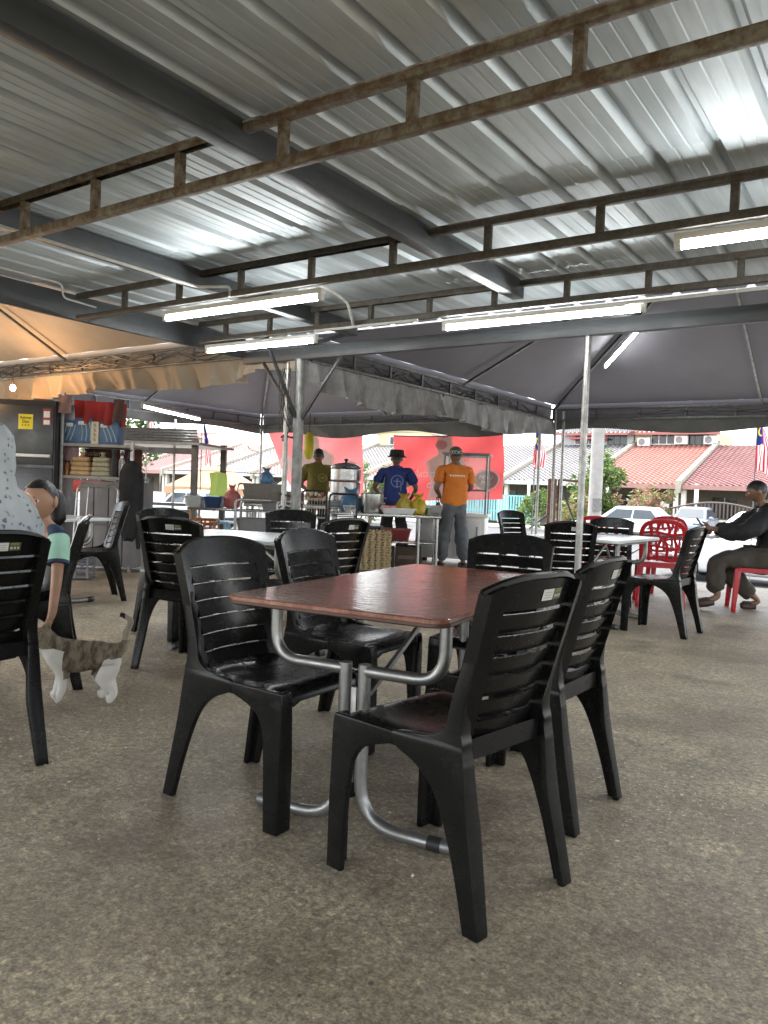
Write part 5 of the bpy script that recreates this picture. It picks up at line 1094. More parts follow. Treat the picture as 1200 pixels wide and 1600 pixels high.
# woman in the printed headscarf, seen from behind
def woman():
    p = empty('person', (-1.52, 2.95, 0), face(-.78, .62), 'woman in pale floral headscarf sitting with her back turned', 'person')
    sk = Skel(); sk.j('pelvis', (0, -.06, .54), (.16, .12)); sk.j('waist', (0, -.05, .68), (.14, .11), 'pelvis'); sk.j('chest', (0, -.02, .87), (.15, .11), 'waist'); sk.j('top', (0, .01, .99), (.10, .075), 'chest'); sk.j('neck', (0, .03, 1.05), .052, 'top'); sk.j('skull', (0, .05, 1.10), .052, 'neck')
    gd = Skel(); gd.j('pelvis', (0, -.06, .53), (.195, .15)); gd.j('waist', (0, -.05, .68), (.175, .14), 'pelvis'); gd.j('chest', (0, -.02, .87), (.175, .135), 'waist'); gd.j('top', (0, .01, 1.0), (.12, .095), 'chest')
    for s in (-1, 1):
        S, E_, Wr = (s * .17, .01, .97), (s * .22, .16, .74), (s * .12, .36, .76)
        sk.j('sh%d' % s, S, .05, 'top'); sk.j('el%d' % s, E_, .038, 'sh%d' % s); sk.j('wr%d' % s, Wr, .026, 'el%d' % s); hand(sk, 'wr%d' % s, (-.2 * s, 1, 0), (0, 0, -1), s, .165)
        gd.j('sh%d' % s, Vector(S) + Vector((-s * .02, -.02, -.05)), .058, 'top'); gd.j('el%d' % s, E_, .055, 'sh%d' % s); gd.j('cf%d' % s, Vector(E_).lerp(Vector(Wr), .85), .05, 'el%d' % s)
        L = [(s * .10, .02, .53), (s * .12, .40, .50), (s * .12, .40, .10), (s * .12, .50, .04), (s * .12, .56, .03)]
        for i, (nm, r1, r2) in enumerate((('hip', .085, .12), ('kn', .06, .11), ('an', .036, .11))):
            pv = 'pelvis' if i == 0 else ('hip', 'kn')[i - 1] + str(s); sk.j(nm + str(s), L[i], r1, pv); gd.j(nm + str(s), L[i], r2, pv)
        sk.j('ft%d' % s, L[3], (.04, .03), 'an%d' % s); sk.j('to%d' % s, L[4], (.035, .02), 'ft%d' % s)
    HM = Matrix.Translation((0, .045, 1.045)) @ Matrix.Rotation(R(8), 4, 'Z'); hd = head_mesh(HM, .215); sk.build('body', MAT['skin'], p, extra=[hd]); face_parts(HM, p, .215, M_('lip_rose', (.30, .10, .09), .5))
    gd.build('dress', M_('dark_dress', (.03, .035, .045), .85, 0, .2, 8, .3, 20), p)
    # scarf: rings from crown to shoulders, open at the face
    rings = []; n = 72
    prof_ = [(1.285, .010, .012, .035), (1.280, .045, .050, .035), (1.262, .080, .090, .037), (1.225, .108, .124, .040), (1.18, .117, .136, .040), (1.13, .117, .134, .038), (1.08, .112, .124, .030), (1.03, .118, .120, .020), (.985, .150, .130, .010), (.94, .180, .145, 0), (.88, .200, .160, 0), (.80, .208, .170, 0), (.72, .212, .176, 0), (.655, .214, .180, 0)]
    for i, (z, rx, ry, yc_) in enumerate(prof_):
        ring = []
        for k in range(n):
            a = 2 * math.pi * k / n; t = i / (len(prof_) - 1); fold = 1 + (.012 + .085 * max(0, t - .30)) * math.sin(a * 9 + 5 * t + math.sin(a * 3) * 2) + .045 * max(0, t - .25) * math.sin(a * 17 - 9 * t) + .02 * mnoise.noise(Vector((math.cos(a) * 3, math.sin(a) * 3, t * 9))) + .012 * math.sin(a * 4 + t * 22)
            x, y = math.sin(a) * rx * fold, math.cos(a) * ry * fold + yc_
            if .15 < t < .56 and y > yc_ + ry * .62: y = yc_ + ry * .62 + (y - yc_ - ry * .62) * .1 - .0
            ring.append((x, y, z - .10 * max(0, math.cos(a)) * max(0, t - .75) - .03 * math.cos(2 * a) * max(0, t - .7)))
        rings.append(ring)
    def dense(rs):
        out = []
        for i in range(len(rs) - 1):
            for t in (0, .25, .5, .75): out.append([tuple(Vector(a_).lerp(Vector(b_), t)) for a_, b_ in zip(rs[i], rs[i + 1])])
        return [[tuple(Vector(q) * 1 + Vector((q[0], q[1], 0)) * (.05 * mnoise.noise(Vector((q[0] * 14, q[1] * 14, q[2] * 20))) + .11 * (.5 - abs(mnoise.noise(Vector((q[0] * 9 + q[2] * 5, q[1] * 9 - q[2] * 3, q[2] * 3)))) ) * min(1, max(0, (1.2 - q[2]) * 5)))) for q in r] for r in out + [rs[-1]]]
    sm, nn, b = base_mat('floral_scarf'); co = nn.nodes.new('ShaderNodeTexCoord').outputs['Object']
    v1 = node(nn, 'ShaderNodeTexVoronoi', i_Scale=34.0); wv = node(nn, 'ShaderNodeVectorMath', operation='ADD'); nz = node(nn, 'ShaderNodeTexNoise', i_Scale=30.0); nn.links.new(co, nz.inputs['Vector']); sc_ = node(nn, 'ShaderNodeVectorMath', operation='SCALE'); nn.links.new(nz.outputs['Color'], sc_.inputs[0]); sc_.inputs['Scale'].default_value = .035; nn.links.new(co, wv.inputs[0]); nn.links.new(sc_.outputs[0], wv.inputs[1]); nn.links.new(wv.outputs[0], v1.inputs['Vector'])
    base = ramp(nn, tex_noise(nn, 5, 3, .5, vec=co), [(.35, (.31, .35, .38)), (.65, (.45, .475, .49))]); msk = ramp(nn, tex_noise(nn, 16, 3, .6, vec=co), [(.34, 0.0), (.44, 1.0)])
    fl = ramp(nn, v1.outputs['Distance'], [(.20, .95), (.34, 0.0)]); mm_ = node(nn, 'ShaderNodeMath', operation='MULTIPLY'); nn.links.new(fl, mm_.inputs[0]); nn.links.new(msk, mm_.inputs[1])
    nn.links.new(mixc(nn, mm_.outputs[0], base, (.09, .10, .15)), b.inputs['Base Color']); b.inputs['Roughness'].default_value = .75
    MB().loft(dense(rings), cap=False).build('headscarf', sm, p, smooth=80)
    return p
woman()
# girl on the next chair, arm hanging down to the cat
def girl():
    p = empty('person', (-1.83, 3.98, 0), face(-.94, -.34), 'small girl with black ponytail and mint sleeves reaching down to the cat', 'person')
    # local: +Y faces away left, -X side is towards the camera
    sk = Skel(); sk.j('pelvis', (-.02, -.10, .50), (.105, .085)); sk.j('waist', (-.03, -.10, .60), (.095, .075), 'pelvis'); sk.j('chest', (-.05, -.10, .72), (.10, .078), 'waist'); sk.j('top', (-.06, -.10, .795), (.07, .055), 'chest'); sk.j('neck', (-.065, -.09, .84), .036, 'top'); sk.j('skull', (-.07, -.08, .89), .036, 'neck')
    sh = Skel(); sh.j('pelvis', (-.02, -.07, .47), (.115, .085)); sh.j('waist', (-.03, -.085, .60), (.11, .082), 'pelvis'); sh.j('chest', (-.05, -.10, .72), (.115, .092), 'waist'); sh.j('top', (-.06, -.10, .80), (.082, .066), 'chest'); sh.j('collar', (-.065, -.095, .828), .046, 'top')
    arms = {-1: [(-.180, -.165, .775), (-.262, -.165, .575), (-.310, -.150, .405)], 1: [(.06, -.09, .785), (.13, .02, .62), (.08, .18, .60)]}
    for s, L in arms.items():
        sk.j('sh%d' % s, L[0], .037, 'top'); sk.j('el%d' % s, L[1], .029, 'sh%d' % s); sk.j('wr%d' % s, L[2], .021, 'el%d' % s); hand(sk, 'wr%d' % s, Vector(L[2]) - Vector(L[1]) + Vector((0, .05, 0)), (.3, 1, 0) if s < 0 else (0, 0, -1), s, .118, .5, .0065)
    trs = Skel(); trs.j('pelvis', (-.02, -.10, .51), (.118, .09))
    for s in (-1, 1):
        L = [(s * .06, -.04, .495), (s * .075, .18, .49), (s * .075, .21, .27), (s * .075, .27, .235), (s * .075, .31, .23)]
        sk.j('hip%d' % s, L[0], .06, 'pelvis'); sk.j('kn%d' % s, L[1], .045, 'hip%d' % s); sk.j('an%d' % s, L[2], .028, 'kn%d' % s); sk.j('ft%d' % s, L[3], .026, 'an%d' % s); sk.j('to%d' % s, L[4], .02, 'ft%d' % s)
        trs.j('hip%d' % s, L[0], .075, 'pelvis'); trs.j('kn%d' % s, L[1], .060, 'hip%d' % s); trs.j('an%d' % s, Vector(L[1]).lerp(Vector(L[2]), .7), .05, 'kn%d' % s)
    HM = Matrix.Translation((-.075, -.075, .850)) @ Matrix.Rotation(R(62), 4, 'Z') @ Matrix.Rotation(R(-4), 4, 'X'); hd = head_mesh(HM, .204, True)
    sk.build('body', MAT['skin'], p, extra=[hd]); trs.build('trousers', M_('girl_trousers', (.05, .055, .09), .85), p)
    white = M_('white_cotton', (.60, .62, .64), .85, 0, .1, 12, .3, 40); mint = M_('mint_cotton', (.42, .70, .56), .85, 0, .12, 12, .3, 40); navy = M_('navy_cotton', (.03, .05, .10), .85)
    sho = sh.build('shirt', white, p)
    for s, L in arms.items():                                   # raglan sleeves: navy shoulder, mint sleeve, dark cuff
        a, b_ = Vector(L[0]), Vector(L[1]); c0 = Vector((-.06, -.10, .80))
        MB().tube([c0.lerp(a, .45) + Vector((0, 0, .018)), c0.lerp(a, .8) + Vector((0, 0, .010)), a, a.lerp(b_, .15)], [.030, .042, .047, .046], 16).build('shoulder_panel', navy, sho, smooth=70)
        MB().tube([a.lerp(b_, -.06), a.lerp(b_, .04), a.lerp(b_, .3), a.lerp(b_, .62)], [.040, .052, .055, .053], 16).build('sleeve', mint, sho, smooth=70); MB().tube([a.lerp(b_, .60), a.lerp(b_, .67)], [.0536, .054], 16).build('cuff', navy, sho, smooth=70)
    hair_cap(HM, .204, p, z0=.30, front=.80, child=True, grow=1.045); face_parts(HM, p, .204, M_('lip_pink', (.36, .13, .11), .5), True)
    # ponytail with white band
    T = [HM @ Vector(v) for v in ((0, -.085, .135), (.0, -.125, .115), (.0, -.145, .06), (-.01, -.135, -.01), (-.01, -.11, -.06))]
    MB().tube(T, [.028, .042, .048, .040, .012], 14).build('ponytail', MAT['hair'], p, smooth=80)
    MB().tube([HM @ Vector((.030 * math.cos(a), -.092 + .010 * math.sin(a), .132 + .030 * math.sin(a))) for a in [i * .5236 for i in range(12)]], .009, 8, closed=True).build('hair_band', MAT['white_plastic'], p)
    return p
girl()
# cat: tabby back, white chest and legs, tail raised with a hooked tip
def cat():
    c = empty('cat', (-1.395, 3.70, 0), face(-.985, -.17), 'brown tabby and white cat standing with raised hooked tail', 'cat')
    sk = Skel()
    sk.j('rump', (0, -.105, .222), (.066, .078)); sk.j('loin', (0, -.035, .222), (.066, .084), 'rump'); sk.j('rib', (0, .045, .216), (.070, .090), 'loin'); sk.j('chest', (0, .115, .222), (.066, .084), 'rib'); sk.j('neck', (0, .165, .268), .058, 'chest'); sk.j('head', (0, .198, .300), .062, 'neck'); sk.j('muz', (0, .236, .286), .036, 'head'); sk.j('nose', (0, .256, .282), .020, 'muz')
    for s in (-1, 1):
        o = .055 if s > 0 else 0
        sk.j('hipl%d' % s, (s * .042, -.112, .185), (.058, .074), 'rump'); sk.j('stif%d' % s, (s * .048, -.085 + o * .6, .130), .052, 'hipl%d' % s); sk.j('shk%d' % s, (s * .046, -.112 + o, .092), .033, 'stif%d' % s); sk.j('hock%d' % s, (s * .046, -.138 + o, .066), .022, 'shk%d' % s); sk.j('past%d' % s, (s * .046, -.128 + o, .026), .021, 'hock%d' % s); sk.j('paw%d' % s, (s * .046, -.098 + o, .019), (.026, .019), 'past%d' % s)
        f = .018 if s > 0 else -.012
        sk.j('shol%d' % s, (s * .038, .115, .175), (.042, .050), 'chest'); sk.j('elb%d' % s, (s * .040, .103 + f, .118), .026, 'shol%d' % s); sk.j('wri%d' % s, (s * .040, .120 + f, .055), .019, 'elb%d' % s); sk.j('fpw%d' % s, (s * .040, .127 + f, .024), .018, 'wri%d' % s); sk.j('fto%d' % s, (s * .040, .150 + f, .018), (.025, .018), 'fpw%d' % s)
    sk.chain('rump', [((0, -.165, .258), .024), ((0, -.180, .300), .018), ((0, -.180, .342), .017), ((0, -.196, .375), .016), ((0, -.196, .400), .016), ((0, -.172, .412), .014), ((0, -.146, .424), .010)])
    m, n, b = base_mat('cat_coat'); co = n.nodes.new('ShaderNodeTexCoord').outputs['Object']; sp = n.nodes.new('ShaderNodeSeparateXYZ'); n.links.new(co, sp.inputs[0])
    f = tex_noise(n, 22, 4, .6, vec=co, stretch=(.5, 1.6, .8)); tab = ramp(n, f, [(.40, (.085, .068, .048)), (.50, (.165, .135, .095)), (.60, (.24, .20, .145))])
    wob = tex_noise(n, 14, 2, .5, vec=co)
    def mt(op, a, b_=0.0):
        q = node(n, 'ShaderNodeMath', operation=op)
        for i, val in enumerate((a, b_)):
            if isinstance(val, (int, float)): q.inputs[i].default_value = val
            else: n.links.new(val, q.inputs[i])
        return q.outputs[0]
    zz = mt('ADD', sp.outputs[2], mt('MULTIPLY', mt('SUBTRACT', wob, .5), .05)); low = mt('LESS_THAN', zz, .122)
    fr_ = mt('MULTIPLY', mt('GREATER_THAN', mt('ADD', sp.outputs[1], mt('MULTIPLY', mt('SUBTRACT', wob, .5), .04)), .092), mt('LESS_THAN', zz, .262)); hocks = mt('MULTIPLY', mt('LESS_THAN', zz, .215), mt('LESS_THAN', mt('ADD', sp.outputs[1], mt('MULTIPLY', sp.outputs[2], .45)), .005))
    wh = mt('MAXIMUM', mt('MAXIMUM', low, fr_), hocks)
    tip = mt('MULTIPLY', mt('GREATER_THAN', sp.outputs[2], .385), mt('GREATER_THAN', sp.outputs[1], -.172)); cl = mixc(n, wh, tab, (.62, .60, .55)); tl_ = mt('MULTIPLY', mt('GREATER_THAN', sp.outputs[2], .30), mt('LESS_THAN', sp.outputs[1], -.14)); cl = mixc(n, mt('MULTIPLY', tl_, .6), cl, (.45, .40, .32)); cl = mixc(n, tip, cl, (.02, .018, .016))
    n.links.new(cl, b.inputs['Base Color']); b.inputs['Roughness'].default_value = .9; add_bump(n, b, tex_noise(n, 160, 3, .7, vec=co, stretch=(1, .3, 1)), .5, .004)
    sk.build('body', m, c, fat=1.15, wr=.006, sub=3)
    for s in (-1, 1): MB().lathe([(.020, 0), (.015, .018), (.002, .040)], 10, M=Matrix.Translation((s * .034, .188, .338)) @ Matrix.Rotation(R(14 * s), 4, 'Y'), sy=.5).build('ear', m, c)
    return c
cat()
# ------------------------------------------------------------------ cooking stalls in the middle
ss = MAT['chrome']
def gxy(px, Y, z): p = W(px, 800, Y); return Vector((p.x, p.y, z))
def work_table(px0, px1, Y, depth, zt, label, shelf=.36, rz=0):
    a, b = gxy(px0, Y, 0), gxy(px1, Y, 0); L = (b - a).length; t = empty('work_table', (a + b) / 2, rz, label, 'table', 'steel work tables')
    MB().box((0, depth / 2, zt - .02), (L, depth, .04)).build('table_top', ss, t, bevel=.006)
    if shelf: MB().box((0, depth / 2, shelf), (L - .08, depth - .06, .025)).build('shelf', ss, t, bevel=.004)
    for x in (-1, 1):
        for y in (.04, depth - .04): MB().tube([(x * (L / 2 - .05), y, 0), (x * (L / 2 - .05), y, zt - .04)], .020, 10).build('leg', ss, t)
    return t
T1 = work_table(515, 690, 10.5, .62, .74, 'steel work table with lower shelf holding the tall pot and yellow bags')
MB().tube([gxy(655, 10.46, 0) - T1.location, gxy(655, 10.46, .70) - T1.location], .022, 10).build('leg', ss, T1)
T2 = work_table(432, 560, 11.3, .6, .80, 'long steel work table under the steamer pots')
def lathe_thing(name, loc, prof, mat, label, cat, n=28, group=None):
    o = MB().lathe(prof, n).build(name, mat, None, loc=loc, smooth=40); tag(o, label, cat, group); return o
pot = lathe_thing('tall_pot', gxy(581, 10.75, .742), [(0, 0), (.150, 0), (.155, .01), (.155, .262), (.162, .268), (.158, .272), (.148, .262), (.145, .02), (0, .02)], ss, 'tall shiny steel stockpot at the end of the work table', 'pot')
for s in (-1, 1): MB().tube(fillet([(s * .155, -.03, .21), (s * .195, -.03, .21), (s * .195, .03, .21), (s * .155, .03, .21)], .02, 3), .006, 6).build('handle', ss, pot)
st = empty('steamer_pot', gxy(538, 11.5, .80), 0, 'tiered steel steamer pot with domed lid and black knob', 'pot')
for k, z in enumerate((0, .19, .38)): MB().lathe([(.21, z), (.222, z + .01), (.222, z + .165), (.230, z + .175), (.21, z + .185)], 28).build('tier', ss, st)
lid = MB().lathe([(.228, .565), (.22, .59), (.15, .625), (.05, .645), (0, .648)], 28).build('lid', ss, st); MB().lathe([(.018, .645), (.018, .67), (.032, .68), (.028, .70), (0, .705)], 14).build('knob', MAT['rubber'], lid)
bb = MB(); rq = random.Random(4)
def bag_mesh(rx, ry, h_, seed, neck=.35):
    rings = []; so = Vector((seed * 3.7, seed * 1.3, 0)); lv = [(0, .60), (.03, .80), (.12, .96), (.25, 1.0), (.4, .99), (.55, .92), (.68, .76), (.78, .54), (.85, neck), (.90, neck * .95), (.95, neck * 1.3), (1.0, neck * 1.7)]
    for z, k in lv:
        ring = []
        for i in range(40):
            a = i * 2 * math.pi / 40; d = Vector((math.cos(a), math.sin(a), z * 1.6)); w_ = mnoise.noise(d * 1.6 + so) * .30 + mnoise.noise(d * 4.5 + so) * .20 + (.30 * (1 - 2 * abs(math.sin(a * 4 + seed))) * max(0, z - .45))
            w_ *= min(1, .35 + z * 3); e = (.35 * abs(math.cos(a)) if z > .93 else 0)
            ring.append((rx * k * math.cos(a) * (1 + w_ * .8), ry * k * math.sin(a) * (1 + w_ * .8), h_ * (z + e * (z - .93) * 6 + .05 * mnoise.noise(d * 3 + so) * min(1, z * 4))))
        rings.append(ring)
    return MB().loft(rings)
def bag(loc, rx, ry, h_, mat, label, seed, group=None, neck=.35):
    o = bag_mesh(rx, ry, h_, seed, neck).build('plastic_bag', mat, None, loc=loc, smooth=70); tag(o, label, 'bag', group); return o
ybag = thin_fabric('yellow_bag_film', (.62, .50, .10), (.50, .38, .06), .35, .3, 6, .4, 14); blue_film = thin_fabric('blue_bag_film', (.16, .34, .52), (.10, .24, .42), .4, .25, 6, .4, 14); pink_film = thin_fabric('pink_bag_film', (.62, .26, .25), (.5, .17, .17), .35, .3, 6, .4, 14)
bag(gxy(631, 10.72, .760), .125, .10, .24, ybag, 'pale yellow plastic bag on the enamel tray', 1); bag(gxy(653, 10.70, .742), .115, .10, .26, thin_fabric('strong_yellow_film', (.60, .46, .03), (.46, .34, .02), .3, .3, 6, .4, 14), 'strong yellow plastic bag beside the enamel tray', 2)
bag(gxy(547, 10.85, .742), .16, .10, .30, blue_film, 'light blue plastic bag standing before the steamer pot', 3)
def basin(name, loc, rx, ry, h_, mat, label, cat='basin', taper=.85, n=6, group=None):
    o = empty(name, loc, 0, label, cat, group); q = lambda k, z: [(p[0], p[1], z) for p in rounded(rx * k, ry * k, min(rx, ry) * .25, n)]
    MB().loft([q(taper, 0), q(1.0, h_), q(1.06, h_), q(1.06, h_ + .012), q(.97, h_ + .012), q(taper * .96, .015)]).build('tub', mat, o, smooth=50); return o
basin('enamel_tray', gxy(622, 10.72, .742), .24, .14, .07, MAT['white_plastic'], 'white rimmed tray under the yellow bag')
pk_ = MB().box((0, 0, 0), (.20, .14, .03)).build('food_packet', M_('packet_red', (.5, .06, .08), .5, c2=(.6, .55, .5)), None, loc=gxy(606, 10.62, .838), rz=R(12)); tag(pk_, 'flat red and white packet lying on the tray', 'packet')
basin('red_basin', gxy(620, 10.75, .375), .20, .18, .15, M_('dark_red_plastic', (.20, .025, .03), .4), 'dark red basin on the shelf below the yellow bags')
basin('dark_basin', gxy(580, 10.85, .375), .16, .16, .17, M_('dark_plastic', (.03, .03, .035), .4), 'dark plastic tub on the shelf below the tall pot')
basin('white_tub', gxy(565, 10.75, .375), .14, .12, .08, MAT['white_plastic'], 'white tub on the shelf next to the dark tub')
for i, (px, w_, h_, c_, lb) in enumerate(((600, .34, .28, (.06, .05, .045), 'dark cardboard box under the work table beside the egg trays'), (640, .36, .30, (.10, .07, .05), 'brown cardboard box under the work table beside the cart'))):
    o = MB().box((0, 0, h_ / 2), (w_, .36, h_)).build('cardboard_box', M_('cardboard%d' % i, c_, .85), None, loc=gxy(px, 10.85, .002), bevel=.004); tag(o, lb, 'box')
    MB().box((0, -.182, h_ / 2), (w_ * .8, .004, .05)).build('tape', M_('tape%d' % i, tuple(x * 1.5 for x in c_), .4), o)
# egg trays: a pile of dimpled pulp trays on the floor
egg_m = M_('egg_tray_pulp', (.46, .36, .20), .95, 0, .25, 20, .3, 60)
def tray_mesh():
    m = MB(); nx, ny = 36, 36
    m.grid(lambda a, b: ((a - .5) * .56, (b - .5) * .30, .022 * (math.cos(a * 12 * math.pi) * math.cos(b * 6 * math.pi)) + .02), nx, ny)
    m.grid(lambda a, b: ((a - .5) * .56, -.150 - .002 * math.cos(a * 24 * math.pi), -.004 + b * (.012 + .020 * (1 + math.cos(a * 14 * math.pi)) / 2)), 96, 1); return m.mesh('egg_tray', egg_m, smooth=60)
tm = tray_mesh(); base_e = gxy(580, 10.25, 0)
eg = None
for k in range(15):
    o = link(tm, 'egg_tray', None, base_e + Vector((.008 * math.sin(k * 2.1), .006 * math.cos(k), .02 + .034 * k))); tag(o, 'brown egg tray, %s in the floor pile by the work table' % ('lowest', 'second', 'third', 'fourth', 'fifth', 'sixth', 'seventh', 'eighth from the floor', 'seventh from the top', 'sixth from the top', 'fifth from the top', 'fourth from the top', 'third from the top', 'second from the top', 'topmost')[k] if k not in range(1, 7) else 'brown egg tray, %s from the floor in the pile by the work table' % ('second', 'third', 'fourth', 'fifth', 'sixth', 'seventh')[k - 1], 'egg tray', 'egg trays piled on the floor')
# white food cart with glass showcase
ct = empty('food_cart', gxy(704, 11.45, 0), R(-12), 'white food cart with framed glass showcase on top', 'cart')
MB().box((0, .3, .40), (1.02, .62, .62)).build('cabinet', MAT['white_paint'], ct, bevel=.01); MB().box((0, .3, .735), (1.10, .70, .05)).build('counter', MAT['white_paint'], ct, bevel=.01)
for x in (-.22, .25): d_ = MB().box((x, -.016, .40), (.40, .012, .54)).build('door', MAT['white_plastic'], ct, bevel=.004); MB().box((x + .15, -.028, .50), (.02, .02, .16)).build('handle', MAT['galv_d'], d_)
sg = MB().poly([(-.045, .06), (.045, .06), (.045, -.02), (0, -.065), (-.045, -.02)], .004).build('badge', M_('badge_grey', (.22, .28, .33), .5), ct); sg.matrix_local = Matrix.Translation((-.40, -.014, .62)) @ Matrix.Rotation(R(90), 4, 'X')
for x in (-.45, .45):
    for y in (.06, .54): MB().lathe([(.0, 0), (.05, 0), (.05, .09), (0, .09)], 12, c=(x, y, 0)).build('castor', MAT['rubber'], ct)
fr_m = MB(); X0, X1, Y0_, Y1_, Z0, Z1 = -.12, .50, .05, .55, .76, 1.62
for x in (X0, X1):
    for y in (Y0_, Y1_): fr_m.bar((x, y, Z0), (x, y, Z1), .025)
for z in (Z1, Z0 + .35):
    for y in (Y0_, Y1_): fr_m.bar((X0, y, z), (X1, y, z), .025)
    for x in (X0, X1): fr_m.bar((x, Y0_, z), (x, Y1_, z), .025)
fr_m.build('showcase_frame', MAT['galv_d'], ct)
gm_, gn, gb = base_mat('clear_glass'); gb.inputs['Base Color'].default_value = (.9, .95, .95, 1); gb.inputs['Roughness'].default_value = .04; gb.inputs['Alpha'].default_value = .22
for q in ((((X0 + X1) / 2, Y0_, (Z0 + Z1) / 2), (X1 - X0 - .03, .004, Z1 - Z0 - .03)), ((X1, (Y0_ + Y1_) / 2, (Z0 + Z1) / 2), (.004, Y1_ - Y0_ - .03, Z1 - Z0 - .03)), ((X0, (Y0_ + Y1_) / 2, (Z0 + Z1) / 2), (.004, Y1_ - Y0_ - .03, Z1 - Z0 - .03))): MB().box(*q).build('glass_pane', gm_, ct, smooth=0)
MB().box(((X0 + X1) / 2, (Y0_ + Y1_) / 2, Z1 + .02), (X1 - X0 + .08, Y1_ - Y0_ + .08, .03)).build('showcase_roof', MAT['galv_d'], ct, bevel=.004)
basin('metal_tray', gxy(672, 11.42, .762), .20, .13, .09, MAT['white_plastic'], 'white food tray on the cart beside the man in orange')
# black wire crate stand near the column
cr = empty('basket_stand', gxy(512, 10.2, 0), 0, 'black tubular stand holding baskets before the steamer pots', 'stand')
for x0, x1, z in ((-.34, -.02, 1.02), (.02, .38, .99)):
    MB().tube(fillet([(x0, 0, .0), (x0, 0, z), (x1, 0, z), (x1, 0, .0)], .06, 4), .013, 8).build('hoop', MAT['rubber'], cr)
    MB().tube([(x0, 0, .70), (x1, 0, .70)], .008, 6).build('rail', MAT['rubber'], cr)
bk_ = MB(); rq = random.Random(9)
for k in range(60): bk_.sphere((rq.uniform(-.30, -.06), rq.uniform(.06, .3), .90 + rq.uniform(0, .09)), rq.uniform(.018, .035), 7, 5, mi=rq.randrange(3))
fo = bk_.build('onion_pile', [M_('onion_brown', (.30, .13, .06), .5), M_('garlic_white', (.55, .48, .36), .6), M_('chilli_dark', (.12, .05, .03), .5)], None, loc=cr.location.copy()); tag(fo, 'heap of onions and garlic filling the wire basket', 'onions', kind='stuff')
wb = empty('wire_basket', cr.location + Vector((-.18, .18, .66)), 0, 'pale wire basket under the heap of onions', 'basket'); wm_ = M_('pale_wire', (.50, .45, .36), .5)
wq = MB()
for i in range(9): wq.tube([(-.13 + .0325 * i, -.14, 0), (-.15 + .0375 * i, -.15, .26)], .004, 5)
wq.build('front_wires', wm_, wb)
for z in (0, .13, .26): MB().tube([(p[0], p[1], z) for p in rounded(.14 + z * .08, .145 + z * .06, .03)], .005, 5, closed=True).build('hoop', wm_, wb)
MB().box((0, 0, .24), (.27, .28, .01)).build('tray', wm_, wb)
for k in range(6): MB().sphere((0, 0, 0), .001)
# trolley with grey tubs left of the column
tr_ = empty('dish_trolley', gxy(420, 9.4, 0), R(3), 'tubular steel trolley carrying grey dish tubs beside the fat column', 'trolley')
for x in (-.40, .10): 
    MB().tube(fillet([(x, 0, .05), (x, 0, .885), (x + .42, 0, .885)], .07, 4) if x < 0 else fillet([(x, 0, .05), (x, 0, .88), (x + .30, 0, .88)], .06, 4), .016, 10).build('upright', MAT['galv'], tr_); MB().tube(fillet([(x, .5, .05), (x, .5, .86), (x + .3, .5, .86)], .06, 4), .016, 10).build('upright', MAT['galv'], tr_)
for z in (.75, .42): MB().box((-.08, .25, z), (.74, .48, .02)).build('shelf', MAT['galv_d'], tr_, bevel=.004)
for x in (-.4, .1):
    for y in (0, .5): MB().lathe([(0, -.02), (.045, -.02), (.045, .02), (0, .02)], 12, M=Matrix.Translation((x, y, .047)) @ Matrix.Rotation(R(90), 4, 'X')).build('castor', MAT['rubber'], tr_)
gtub = M_('grey_tub_plastic', (.15, .15, .155), .55, 0, .15, 8)
basin('dish_tub', gxy(408, 9.62, .432), .28, .20, .21, gtub, 'large grey dish tub on the trolley by the fat column')
basin('dish_tub', gxy(422, 9.62, .762), .09, .15, .10, gtub, 'small grey dish tub on the trolley top')
basin('dish_tub', gxy(450, 9.95, .305), .16, .20, .22, M_('navy_tub', (.05, .055, .075), .55), 'navy dish tub half hidden behind the fat column')
# table with basins further left
T3 = work_table(292, 395, 11.0, .55, .72, 'wooden topped wash table with basins and pink bag', shelf=.25); T3.children[0].data.materials.clear(); T3.children[0].data.materials.append(M_('plank_wood', (.42, .27, .14), .6, 0, .25, 5))
basin('blue_basin', gxy(334, 11.15, .722), .125, .15, .14, M_('blue_plastic', (.015, .05, .15), .4), 'dark blue basin between the white basin and the pink bag')
basin('white_basin', gxy(305, 11.2, .722), .13, .15, .14, M_('clear_white_plastic', (.50, .58, .60), .35), 'pale white basin beside the blue basin')
bag(gxy(362, 11.15, .722), .12, .09, .30, pink_film, 'pink plastic bag tied up beside the blue basin', 5, neck=.25)
faucet = pipe('curved_tap', [(0, 0, 0), (0, 0, .30), (.02, 0, .36), (.10, 0, .36), (.12, 0, .22)], .014, ss, 'curved steel tap rising behind the pink bag', 'tap', rz=0, fil=.06); faucet.location = gxy(370, 11.5, .72)
bag(gxy(415, 11.4, 1.08), .10, .08, .22, blue_film, 'bright blue plastic bag on top of the stacked grey trays', 6)
